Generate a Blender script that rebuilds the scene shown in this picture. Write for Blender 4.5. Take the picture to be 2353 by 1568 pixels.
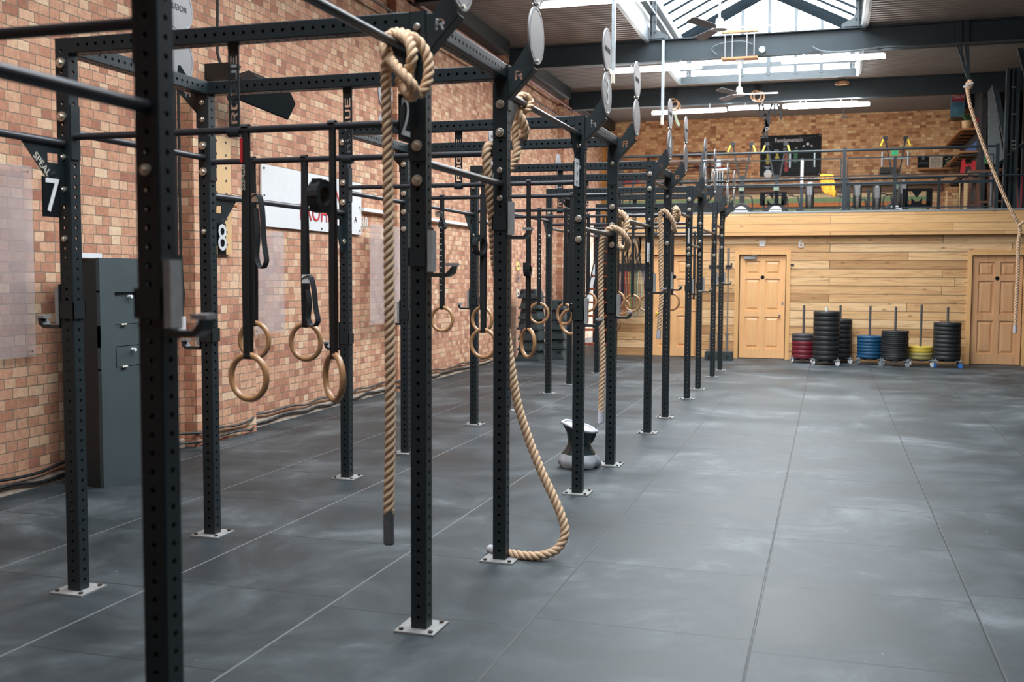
import bpy, math, random
from mathutils import Vector, Matrix
from math import sin, cos, pi, radians
random.seed(7)
S = bpy.context.scene
COL = S.collection
for o in list(bpy.data.objects): bpy.data.objects.remove(o)

# ------------------------------------------------------------------ camera
F, IW, IH = 2385.7, 2353, 1568
YAW, PITCH, ROLL, EYE = 0.2958, 0.064, 0.0039, Vector((0, 0, 1.59))
def _axes():
    fwd = Vector((-sin(YAW)*cos(PITCH), cos(YAW)*cos(PITCH), -sin(PITCH)))
    right = Vector((cos(YAW), sin(YAW), 0)); up = right.cross(fwd)
    return (cos(ROLL)*right+sin(ROLL)*up, -sin(ROLL)*right+cos(ROLL)*up, fwd)
CR, CU, CF = _axes()
cd = bpy.data.cameras.new('camera'); cam = bpy.data.objects.new('camera', cd); COL.objects.link(cam)
cd.sensor_width = 36; cd.sensor_fit = 'HORIZONTAL'; cd.lens = F/IW*36; cd.clip_start = .05; cd.clip_end = 200
m = Matrix((( CR.x, CU.x, -CF.x, EYE.x), (CR.y, CU.y, -CF.y, EYE.y), (CR.z, CU.z, -CF.z, EYE.z), (0,0,0,1)))
cam.matrix_world = m
cd.dof.use_dof = True; cd.dof.focus_distance = 8.6; cd.dof.aperture_fstop = 2.6
S.camera = cam

# ------------------------------------------------------------------ light and exposure
W = bpy.data.worlds.new('overcast_sky'); S.world = W; W.use_nodes = True
bg = W.node_tree.nodes['Background']; bg.inputs[0].default_value = (0.93, 0.97, 1.0, 1); bg.inputs[1].default_value = 7.0
S.view_settings.view_transform = 'Standard'; S.view_settings.look = 'None'
S.view_settings.gamma = 1; S.view_settings.use_curve_mapping = False
S.view_settings.exposure = 1.1
def area(name, loc, sx, sy, power, color, rot, portal=False):
    d = bpy.data.lights.new(name, 'AREA'); d.shape = 'RECTANGLE'; d.size = sx; d.size_y = sy; d.energy = power; d.color = color
    o = bpy.data.objects.new(name, d); COL.objects.link(o); o.location = loc; o.rotation_euler = rot
    if portal: d.cycles.is_portal = True
    return o
SKY0, SKY1 = 1.0, 22.3          # the roof light runs from here to here
area('roof_light_portal', (-1.32, (SKY0+SKY1)/2, 6.45), 3.5, SKY1-SKY0, 1, (1,1,1), (0,0,0), True)

# ------------------------------------------------------------------ helpers
def P(px, py, Y):                # the world point at depth Y seen at a place in the photograph
    d = CF + CR*((px-IW/2)/F) - CU*((py-IH/2)/F)
    return EYE + d*((Y-EYE.y)/d.y)
WL = {}
def wloc(o): return WL.get(o.name, Vector((0,0,0)))
def tag(o, label=None, cat=None, group=None, kind=None):
    if label: o['label'] = label
    if cat: o['category'] = cat
    if group: o['group'] = group
    if kind: o['kind'] = kind
    return o
def thing(name, label, cat, loc=(0,0,0), group=None):
    o = bpy.data.objects.new(name, None); COL.objects.link(o); o.location = loc; o.empty_display_size = .1
    WL[o.name] = Vector(loc); return tag(o, label, cat, group)
def ortho(d):
    d = d.normalized(); a = Vector((0,0,1)) if abs(d.z) < .9 else Vector((1,0,0))
    u = d.cross(a).normalized(); return u, u.cross(d).normalized()
class MB:
    def __init__(s): s.v = []; s.f = []; s.mi = []; s.cur = 0
    def add(s, vs, fs, M=None):
        n = len(s.v)
        for v in vs: s.v.append(tuple(M @ Vector(v)) if M else tuple(v))
        for f in fs: s.f.append(tuple(i+n for i in f)); s.mi.append(s.cur)
        return s
    def box(s, a, b, M=None):
        x0,y0,z0 = a; x1,y1,z1 = b
        x0,x1 = min(x0,x1),max(x0,x1); y0,y1 = min(y0,y1),max(y0,y1); z0,z1 = min(z0,z1),max(z0,z1)
        return s.add([(x0,y0,z0),(x1,y0,z0),(x1,y1,z0),(x0,y1,z0),(x0,y0,z1),(x1,y0,z1),(x1,y1,z1),(x0,y1,z1)],
              [(0,3,2,1),(4,5,6,7),(0,1,5,4),(1,2,6,5),(2,3,7,6),(3,0,4,7)], M)
    def cbox(s, c, d, M=None): return s.box((c[0]-d[0]/2,c[1]-d[1]/2,c[2]-d[2]/2),(c[0]+d[0]/2,c[1]+d[1]/2,c[2]+d[2]/2), M)
    def bar(s, p, q, w, h, up=None):         # rectangular bar from p to q
        p, q = Vector(p), Vector(q); d = (q-p).normalized()
        u, v = ortho(d)
        if up is not None:
            u = d.cross(Vector(up)).normalized(); v = u.cross(d).normalized()
        vs = []
        for e in (p, q):
            for a, b in ((-1,-1),(1,-1),(1,1),(-1,1)): vs.append(e+u*(a*w/2)+v*(b*h/2))
        return s.add(vs, [(3,2,1,0),(4,5,6,7),(0,1,5,4),(1,2,6,5),(2,3,7,6),(3,0,4,7)])
    def cyl(s, p, q, r, n=12, r2=None, cap=True):
        p, q = Vector(p), Vector(q); u, v = ortho(q-p); r2 = r if r2 is None else r2
        vs = [p+(u*cos(2*pi*i/n)+v*sin(2*pi*i/n))*r for i in range(n)]+[q+(u*cos(2*pi*i/n)+v*sin(2*pi*i/n))*r2 for i in range(n)]
        fs = [(i,n+i,n+(i+1)%n,(i+1)%n) for i in range(n)]
        if cap: fs += [tuple(range(n)), tuple(range(2*n-1,n-1,-1))]
        return s.add(vs, fs)
    def tube(s, pts, r, n=8, closed=False):
        pts = [Vector(p) for p in pts]; N = len(pts); vs = []; u = None
        for i, p in enumerate(pts):
            d = (pts[(i+1)%N]-pts[i-1]) if closed else (pts[min(i+1,N-1)]-pts[max(i-1,0)])
            d.normalize()
            if u is None: u = ortho(d)[0]
            u = (u-d*u.dot(d)).normalized(); w = d.cross(u)
            rr = r[i] if isinstance(r,(list,tuple)) else r
            vs += [p+(u*cos(2*pi*k/n)+w*sin(2*pi*k/n))*rr for k in range(n)]
        fs = []
        for i in range(N if closed else N-1):
            j = (i+1)%N
            fs += [(i*n+k, i*n+(k+1)%n, j*n+(k+1)%n, j*n+k) for k in range(n)]
        if not closed: fs += [tuple(range(n-1,-1,-1)), tuple((N-1)*n+k for k in range(n))]
        return s.add(vs, fs)
    def lathe(s, prof, c=(0,0,0), n=24, axis='z', M=None):
        vs = []
        for r, h in prof:
            for k in range(n):
                a = 2*pi*k/n
                p = (r*cos(a), r*sin(a), h) if axis=='z' else ((h, r*cos(a), r*sin(a)) if axis=='x' else (r*cos(a), h, -r*sin(a)))
                vs.append((p[0]+c[0], p[1]+c[1], p[2]+c[2]))
        fs = []
        for i in range(len(prof)-1):
            fs += [(i*n+k, i*n+(k+1)%n, (i+1)*n+(k+1)%n, (i+1)*n+k) for k in range(n)]
        if prof[0][0] > 1e-5: fs.append(tuple(range(n-1,-1,-1)))
        if prof[-1][0] > 1e-5: fs.append(tuple((len(prof)-1)*n+k for k in range(n)))
        return s.add(vs, fs, M)
    def prism(s, poly, t, o=(0,0,0), ex=(1,0,0), ey=(0,0,1), M=None):   # polygon in (ex,ey), thickness t centred
        o, ex, ey = Vector(o), Vector(ex), Vector(ey); nz = ex.cross(ey).normalized(); n = len(poly)
        vs = [o+ex*a+ey*b-nz*t/2 for a,b in poly]+[o+ex*a+ey*b+nz*t/2 for a,b in poly]
        fs = [tuple(range(n-1,-1,-1)), tuple(range(n,2*n))]+[(i,(i+1)%n,n+(i+1)%n,n+i) for i in range(n)]
        return s.add(vs, fs, M)
    def torus(s, c, R, r, ax=(0,1,0), n=40, k=10):
        c = Vector(c); u, v = ortho(Vector(ax))
        return s.tube([c+(u*cos(2*pi*i/n)+v*sin(2*pi*i/n))*R for i in range(n)], r, k, True)
    def grab(s, me, M):
        n = len(s.v)
        s.v += [tuple(M @ v.co) for v in me.vertices]
        for p in me.polygons: s.f.append(tuple(i+n for i in p.vertices)); s.mi.append(s.cur)
        return s
    def build(s, name, mat, parent=None, loc=None, smooth=False, hide=False):
        loc = Vector(loc) if loc is not None else (wloc(parent) if parent else Vector((0,0,0)))
        me = bpy.data.meshes.new(name)
        me.from_pydata([tuple(Vector(v)-loc) for v in s.v], [], s.f)
        for mm in (mat if isinstance(mat, (list,tuple)) else [mat]): me.materials.append(mm)
        if isinstance(mat, (list,tuple)): me.polygons.foreach_set('material_index', s.mi)
        me.update()
        if smooth:
            me.polygons.foreach_set('use_smooth', [True]*len(me.polygons)); me.set_sharp_from_angle(angle=radians(48))
        o = bpy.data.objects.new(name, me); COL.objects.link(o)
        if parent: o.parent = parent; o.location = loc-wloc(parent)
        else: o.location = loc
        WL[o.name] = loc.copy(); return o
def struct(o): o['kind'] = 'structure'; return o
def copy_tree(o, parent=None):
    c = o.copy(); COL.objects.link(c); c.parent = parent
    for ch in [x for x in bpy.data.objects if x.parent == o]: copy_tree(ch, c)
    return c
def spline(pts, step=.012):
    pts = [Vector(p) for p in pts]; out = []
    for i in range(len(pts)-1):
        p0 = pts[max(i-1,0)]; p1 = pts[i]; p2 = pts[i+1]; p3 = pts[min(i+2,len(pts)-1)]
        n = max(2, int((p2-p1).length/step))
        for k in range(n):
            t = k/n
            out.append(.5*((2*p1)+(p2-p0)*t+(2*p0-5*p1+4*p2-p3)*t*t+(3*p1-p0-3*p2+p3)*t**3))
    out.append(pts[-1]); return out
DG = None
def font_mesh(txt, size, ext=.001, align='CENTER', stretch=1):
    c = bpy.data.curves.new('t','FONT'); c.body = txt; c.size = size; c.extrude = ext; c.align_x = align; c.align_y = 'CENTER'; c.resolution_u = 3
    o = bpy.data.objects.new('t', c); COL.objects.link(o)
    me = bpy.data.meshes.new_from_object(o.evaluated_get(bpy.context.evaluated_depsgraph_get()))
    bpy.data.objects.remove(o); return me
def basis(o, ex, ey, sx=1, sy=1):
    ex, ey = Vector(ex).normalized(), Vector(ey).normalized(); ez = ex.cross(ey)
    return Matrix(((ex.x*sx,ey.x*sy,ez.x,o[0]),(ex.y*sx,ey.y*sy,ez.y,o[1]),(ex.z*sx,ey.z*sy,ez.z,o[2]),(0,0,0,1)))
def text(mb, txt, size, o, ex, ey, sx=1, sy=1, ext=.001, align='CENTER'):
    mb.grab(font_mesh(txt, size, ext, align), basis(o, ex, ey, sx, sy))
def stencil(mb, outline, holes, t, o, ex, ey):       # flat plate with cut-outs; coordinates in (ex, ey)
    c = bpy.data.curves.new('s','CURVE'); c.dimensions = '2D'; c.fill_mode = 'BOTH'; c.extrude = t/2
    for poly in [outline]+holes:
        sp = c.splines.new('POLY'); sp.points.add(len(poly)-1); sp.use_cyclic_u = True
        for i, p in enumerate(poly): sp.points[i].co = (p[0], p[1], 0, 1)
    ob = bpy.data.objects.new('s', c); COL.objects.link(ob)
    me = bpy.data.meshes.new_from_object(ob.evaluated_get(bpy.context.evaluated_depsgraph_get()))
    bpy.data.objects.remove(ob); mb.grab(me, basis(o, ex, ey))
LET = {   # blocky stencil letters on a 1 x 1 cell
 'R': [[(0,0),(0,1),(.85,1),(1,.9),(1,.5),(.82,.40),(1,0),(.74,0),(.58,.40),(.34,.40),(.34,.60),(.74,.60),(.74,.80),(.24,.80),(.24,0)]],
 'O': [[(.1,0),(.46,0),(.46,.18),(.24,.24),(.24,.76),(.46,.82),(.46,1),(.1,1),(0,.85),(0,.15)], [(.54,0),(.9,0),(1,.15),(1,.85),(.9,1),(.54,1),(.54,.82),(.76,.76),(.76,.24),(.54,.18)]],
 'G': [[(.1,0),(1,0),(1,.5),(.55,.5),(.55,.34),(.78,.34),(.78,.18),(.24,.18),(.24,.82),(1,.82),(1,1),(.1,1),(0,.85),(0,.15)]],
 'U': [[(.1,0),(.9,0),(1,.15),(1,1),(.76,1),(.76,.18),(.24,.18),(.24,1),(0,1),(0,.15)]],
 'E': [[(0,0),(1,0),(1,.18),(.24,.18),(.24,.42),(.85,.42),(.85,.58),(.24,.58),(.24,.82),(1,.82),(1,1),(0,1)]]}
def glyphs(txt, w, h, gap, x0, y0, rot=False):
    out = []
    for i, ch in enumerate(txt):
        for poly in LET[ch]:
            pp = [(x0+i*(w+gap)+a*w, y0+b*h) for a, b in poly]
            if rot: pp = [(-b, a) for a, b in pp]
            out.append(pp)
    return out

# ------------------------------------------------------------------ materials
def nt(name):
    m = bpy.data.materials.new(name); m.use_nodes = True; t = m.node_tree; b = t.nodes['Principled BSDF']; return m, t, b
def N(t, k, **kw):
    n = t.nodes.new(k)
    for a, v in kw.items(): setattr(n, a, v)
    return n
def setin(n, **kw):
    for a, v in kw.items(): n.inputs[a.replace('_',' ')].default_value = v
def ramp(t, stops):
    r = N(t, 'ShaderNodeValToRGB'); e = r.color_ramp.elements
    while len(e) > 1: e.remove(e[-1])
    e[0].position, e[0].color = stops[0][0], (*stops[0][1], 1)
    for p, c in stops[1:]: x = e.new(p); x.color = (*c, 1)
    return r
def mix(t, fac, a, b, mode='MIX'):
    n = N(t, 'ShaderNodeMix', data_type='RGBA', blend_type=mode)
    for sock, val in ((n.inputs[0], fac), (n.inputs[6], a), (n.inputs[7], b)):
        if hasattr(val, 'is_linked'): t.links.new(val, sock)
        elif isinstance(val, (tuple, list)): sock.default_value = (*val, 1)
        else: sock.default_value = val
    return n.outputs[2]
def srgb(r, g, b):
    f = lambda c: (c/255/12.92) if c/255 <= .04045 else ((c/255+.055)/1.055)**2.4
    return (f(r), f(g), f(b))
MC = {}
def plain(name, col, rough=.5, metal=0, var=.12, scale=8, bump=0, spec=.5):
    if name in MC: return MC[name]
    m, t, b = nt(name); co = N(t, 'ShaderNodeTexCoord'); n = N(t, 'ShaderNodeTexNoise'); setin(n, Scale=scale, Detail=4)
    t.links.new(co.outputs['Object'], n.inputs['Vector'])
    c = mix(t, n.outputs['Fac'], tuple(x*(1-var) for x in col), tuple(min(1,x*(1+var)) for x in col))
    t.links.new(c, b.inputs['Base Color']); setin(b, Roughness=rough, Metallic=metal); b.inputs['Specular IOR Level'].default_value = spec
    if bump:
        bp = N(t, 'ShaderNodeBump'); setin(bp, Strength=bump, Distance=.01); t.links.new(n.outputs['Fac'], bp.inputs['Height']); t.links.new(bp.outputs[0], b.inputs['Normal'])
    MC[name] = m; return m
def emis(name, col, st):
    m, t, b = nt(name); b.inputs['Emission Color'].default_value = (*col, 1); b.inputs['Emission Strength'].default_value = st
    b.inputs['Base Color'].default_value = (*col, 1); MC[name] = m; return m
def brick(name, pal, mortar, uaxis='XY', scale=1.0, seed=0, bands=None):
    m, t, b = nt(name); g = N(t, 'ShaderNodeNewGeometry'); sp = N(t, 'ShaderNodeSeparateXYZ'); t.links.new(g.outputs['Position'], sp.inputs[0])
    ad = N(t, 'ShaderNodeMath', operation='ADD'); t.links.new(sp.outputs['X'], ad.inputs[0]); t.links.new(sp.outputs['Y'], ad.inputs[1])
    cb = N(t, 'ShaderNodeCombineXYZ'); t.links.new(ad.outputs[0], cb.inputs[0]); t.links.new(sp.outputs['Z'], cb.inputs[1])
    nz = N(t, 'ShaderNodeTexNoise'); setin(nz, Scale=9, Detail=2); t.links.new(cb.outputs[0], nz.inputs['Vector'])
    vm = N(t, 'ShaderNodeVectorMath', operation='MULTIPLY_ADD'); t.links.new(nz.outputs['Color'], vm.inputs[0]); vm.inputs[1].default_value = (.012,.010,0); t.links.new(cb.outputs[0], vm.inputs[2])
    br = N(t, 'ShaderNodeTexBrick', offset=.42, offset_frequency=2, squash=.70, squash_frequency=2)
    setin(br, Scale=1, Mortar_Size=.0045, Mortar_Smooth=.4, Bias=0, Brick_Width=.155, Row_Height=.076)
    br.inputs['Color1'].default_value = (0,0,0,1); br.inputs['Color2'].default_value = (1,1,1,1); br.inputs['Mortar'].default_value = (.5,.5,.5,1)
    t.links.new(vm.outputs[0], br.inputs['Vector'])
    r = ramp(t, pal); r.color_ramp.interpolation = 'LINEAR'; t.links.new(br.outputs['Color'], r.inputs[0])
    n2 = N(t, 'ShaderNodeTexNoise'); setin(n2, Scale=24, Detail=5, Roughness=.65); t.links.new(g.outputs['Position'], n2.inputs['Vector'])
    c1 = mix(t, .55, r.outputs[0], n2.outputs['Fac'], 'OVERLAY')
    n3 = N(t, 'ShaderNodeTexNoise'); setin(n3, Scale=.7, Detail=3); t.links.new(g.outputs['Position'], n3.inputs['Vector'])
    c1 = mix(t, .35, c1, n3.outputs['Fac'], 'OVERLAY')
    c2 = mix(t, br.outputs['Fac'], c1, mortar)
    if bands:
        rr = ramp(t, [(0,(0,0,0))]+bands[0]); rr.color_ramp.interpolation = 'CONSTANT'
        mr = N(t, 'ShaderNodeMapRange'); setin(mr, From_Min=bands[1], From_Max=bands[2]); t.links.new(sp.outputs['Z'], mr.inputs[0]); t.links.new(mr.outputs[0], rr.inputs[0])
        lt = N(t, 'ShaderNodeMath', operation='LESS_THAN'); t.links.new(sp.outputs['Z'], lt.inputs[0]); lt.inputs[1].default_value = bands[2]
        lx = N(t, 'ShaderNodeMath', operation='LESS_THAN'); t.links.new(sp.outputs['X'], lx.inputs[0]); lx.inputs[1].default_value = bands[3]
        mu = N(t, 'ShaderNodeMath', operation='MULTIPLY'); t.links.new(lt.outputs[0], mu.inputs[0]); t.links.new(lx.outputs[0], mu.inputs[1])
        c2 = mix(t, mu.outputs[0], c2, mix(t, .4, rr.outputs[0], n2.outputs['Fac'], 'OVERLAY'))
    t.links.new(c2, b.inputs['Base Color']); setin(b, Roughness=.85)
    hm = mix(t, .35, br.outputs['Fac'], n2.outputs['Fac'])
    inv = N(t, 'ShaderNodeMath', operation='SUBTRACT'); inv.inputs[0].default_value = 1; t.links.new(br.outputs['Fac'], inv.inputs[1])
    ah = N(t, 'ShaderNodeMath', operation='MULTIPLY_ADD'); t.links.new(n2.outputs['Fac'], ah.inputs[0]); ah.inputs[1].default_value = .5; t.links.new(inv.outputs[0], ah.inputs[2])
    bp = N(t, 'ShaderNodeBump'); setin(bp, Strength=.7, Distance=.006); t.links.new(ah.outputs[0], bp.inputs['Height']); t.links.new(bp.outputs[0], b.inputs['Normal'])
    MC[name] = m; return m
def timber(name, pal, row, width, mortar=.003, seam=(.08,.045,.02), axis='X', rough=.55, grain=1.0, off=.37, knots=True):
    m, t, b = nt(name); g = N(t, 'ShaderNodeNewGeometry'); sp = N(t, 'ShaderNodeSeparateXYZ'); t.links.new(g.outputs['Position'], sp.inputs[0])
    cb = N(t, 'ShaderNodeCombineXYZ')
    t.links.new(sp.outputs['X' if axis=='X' else 'Z'], cb.inputs[0]); t.links.new(sp.outputs['Z' if axis=='X' else 'X'], cb.inputs[1]); t.links.new(sp.outputs['Y'], cb.inputs[2])
    br = N(t, 'ShaderNodeTexBrick', offset=off, offset_frequency=2, squash=.7, squash_frequency=3)
    setin(br, Scale=1, Mortar_Size=mortar, Mortar_Smooth=.1, Bias=0, Brick_Width=width, Row_Height=row)
    br.inputs['Color1'].default_value = (0,0,0,1); br.inputs['Color2'].default_value = (1,1,1,1)
    t.links.new(cb.outputs[0], br.inputs['Vector'])
    r = ramp(t, pal); t.links.new(br.outputs['Color'], r.inputs[0])
    ad = N(t, 'ShaderNodeVectorMath', operation='MULTIPLY_ADD'); t.links.new(br.outputs['Color'], ad.inputs[0]); ad.inputs[1].default_value = (7,3,9)
    sc = N(t, 'ShaderNodeVectorMath', operation='MULTIPLY'); t.links.new(cb.outputs[0], sc.inputs[0]); sc.inputs[1].default_value = (.9,14,1)
    t.links.new(sc.outputs[0], ad.inputs[2])
    nz = N(t, 'ShaderNodeTexNoise'); setin(nz, Scale=1.6, Detail=5, Roughness=.6, Distortion=1.2); t.links.new(ad.outputs[0], nz.inputs['Vector'])
    gr = ramp(t, [(.28,(.40,.28,.20)),(.42,(.78,.66,.55)),(.55,(1,.97,.93)),(.7,(1.05,1.08,1.0))]); t.links.new(nz.outputs['Fac'], gr.inputs[0])
    c = mix(t, .55*grain, r.outputs[0], gr.outputs[0], 'MULTIPLY')
    vo = N(t, 'ShaderNodeTexVoronoi'); setin(vo, Scale=1.0, Randomness=1)
    s2 = N(t, 'ShaderNodeVectorMath', operation='MULTIPLY'); t.links.new(cb.outputs[0], s2.inputs[0]); s2.inputs[1].default_value = (2.6,6.2,1.0); t.links.new(s2.outputs[0], vo.inputs['Vector'])
    kr = ramp(t, [(0,(.9,.9,.9)),(.06,(.6,.6,.6)),(.10,(.15,.15,.15)),(.2,(0,0,0))]); t.links.new(vo.outputs['Distance'], kr.inputs[0])
    c = mix(t, kr.outputs[0], c, (.16,.065,.02)) if knots else c
    c = mix(t, br.outputs['Fac'], c, seam) if mortar > 0 else c
    t.links.new(c, b.inputs['Base Color']); setin(b, Roughness=rough); MC[name] = m; return m

K = srgb
M_steel = plain('rack_powder_coat', (.014,.021,.025), .42, 0, .18, 30, .02, .40)
M_bar = plain('dark_pull_up_bar_steel', (.045,.045,.052), .36, .35, .15, 30)
M_hook = plain('worn_hook_steel', (.035,.042,.047), .35, .3)
M_pad = plain('worn_grey_plastic', (.30,.30,.30), .45, 0, .35, 25)
M_bolt = plain('zinc_bolt', (.62,.58,.50), .32, .85, .15, 40)
M_plate = plain('galvanised_base_plate', (.27,.27,.265), .6, .1, .35, 40)
M_disc = plain('grey_target_disc', (.21,.205,.21), .42, .2, .1, 10)
M_black = plain('black_rubber', (.014,.016,.018), .55, 0, .2, 20)
M_strap = plain('black_webbing', (.010,.011,.013), .75, 0, .25, 120)
M_white = plain('white_paint', (.75,.75,.76), .5, 0, .05, 10)
M_cream = plain('pale_print', (.62,.58,.48), .6)
M_wood_ring = plain('varnished_birch', (.42,.225,.105), .3, 0, .25, 12)
M_girder = plain('blue_grey_girder_paint', (.022,.034,.042), .5, 0, .3, 2.5, 0, .4)
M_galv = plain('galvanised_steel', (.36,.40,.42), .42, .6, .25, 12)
M_roofsteel = plain('dark_roof_steel', (.010,.014,.017), 1, 0, .3, 3, 0, 0)
M_deckw = plain('white_lined_board', (.34,.34,.33), .7)
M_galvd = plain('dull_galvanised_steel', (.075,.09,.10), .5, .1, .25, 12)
M_blade = plain('fan_blade_paint', (.30,.29,.30), .5)
M_red = plain('red_paint', (.55,.02,.03), .5)
M_redpipe = plain('red_oxide_pipe', (.20,.045,.03), .5)
M_brown = plain('dark_brown_conduit', (.05,.03,.022), .6)
M_yellow = plain('yellow_plastic', (.75,.60,.03), .45)
M_orange = plain('orange_cloth', (.85,.38,.03), .8)
M_green = plain('leaf_green', (.03,.12,.04), .6, 0, .5)
M_blue = plain('blue_bumper_rubber', (.006,.065,.15), .5)
M_maroon = plain('red_bumper_rubber', (.15,.010,.022), .5)
M_ybump = plain('yellow_bumper_rubber', (.60,.43,.05), .5)
M_ybump2 = plain('faded_yellow_bumper_rubber', (.36,.29,.10), .55)
M_tube_metal = plain('grey_steel_tube', (.16,.16,.17), .38, .6)
M_glossb = plain('black_gloss_print', (.0035,.005,.007), .5, 0, .1, 8, 0, .12)
M_oak = plain('warm_shelf_wood', (.45,.20,.07), .5, 0, .3, 6)
M_darkwood = plain('dark_brown_timber', (.16,.07,.04), .55, 0, .3, 6)
M_tread = plain('red_brown_stair_tread', (.30,.07,.03), .5, 0, .25, 8)
M_charcoal = plain('charcoal_painted_board', (.045,.065,.072), .6, 0, .25, 3)
M_lowwall = plain('dark_sheet_wall', (.022,.021,.023), .8)
M_greypanel = plain('grey_board_panel', (.16,.18,.19), .7)
M_tape = plain('rope_end_tape', (.50,.50,.54), .5, 0, .4, 60)
M_darktape = plain('dark_rope_end_tape', (.10,.10,.11), .6, 0, .4, 60)
M_gold = plain('orange_painted_timber', (.55,.26,.06), .6, 0, .25, 3)
M_box = plain('black_moulded_foam', (.035,.046,.050), .8, 0, .6, 60)
M_steel_br = plain('bright_barbell_steel', (.42,.42,.43), .3, .8)

def rope_mat():
    m, t, b = nt('natural_hemp_rope'); co = N(t, 'ShaderNodeTexCoord'); n = N(t, 'ShaderNodeTexNoise'); setin(n, Scale=160, Detail=3); t.links.new(co.outputs['Object'], n.inputs['Vector'])
    c = mix(t, n.outputs['Fac'], (.42,.26,.145), (.86,.62,.42)); t.links.new(c, b.inputs['Base Color']); setin(b, Roughness=.85)
    bp = N(t, 'ShaderNodeBump'); setin(bp, Strength=.4, Distance=.003); t.links.new(n.outputs['Fac'], bp.inputs['Height']); t.links.new(bp.outputs[0], b.inputs['Normal']); return m
M_rope = rope_mat()

PAL_L = [(0,(.36,.145,.09)),(.15,(.50,.225,.135)),(.5,(.60,.31,.19)),(.85,(.68,.40,.25)),(1,(.74,.52,.34))]
M_brickL = brick('salmon_brick', PAL_L, (.27,.205,.145))
PAL_B = [(0,(.34,.14,.06)),(.2,(.54,.26,.12)),(.5,(.66,.36,.18)),(.8,(.74,.45,.23)),(1,(.80,.58,.30))]
M_brickB = brick('orange_brick', PAL_B, (.45,.27,.15), bands=([(.01,K(165,180,140)),(.11,K(50,65,55)),(.17,K(215,135,85)),(.34,K(140,170,125)),(.53,K(225,200,155)),(.975,K(70,45,35))], 3.24, 3.85, 2.3))  # mural bands; the topmost dark one paints in shelf and rail shading
PAL_T = [(0,(.46,.26,.115)),(.2,(.66,.40,.19)),(.6,(.78,.51,.26)),(1,(.84,.60,.35))]
M_clad = timber('pine_cladding', PAL_T, .156, 3.1, .005, grain=1.25)
M_fasc = timber('pine_fascia_boards', [(0,(.66,.38,.16)),(1,(.84,.55,.27))], .15, 4.2, .003, off=.5, grain=.7)
M_door = timber('varnished_pine_door', [(0,(.84,.48,.22)),(1,(.86,.52,.25))], 30, 30, 0, axis='Z', grain=.35, rough=.4, knots=False)
M_door2 = timber('aged_pine_door', [(0,(.68,.38,.19)),(1,(.70,.40,.21))], 30, 30, 0, axis='Z', grain=.6, rough=.45, knots=False)
M_trim = timber('pine_door_frame', [(0,(.78,.45,.19)),(1,(.80,.47,.20))], 30, 30, 0, axis='Z', grain=.4, rough=.45, knots=False)

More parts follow.
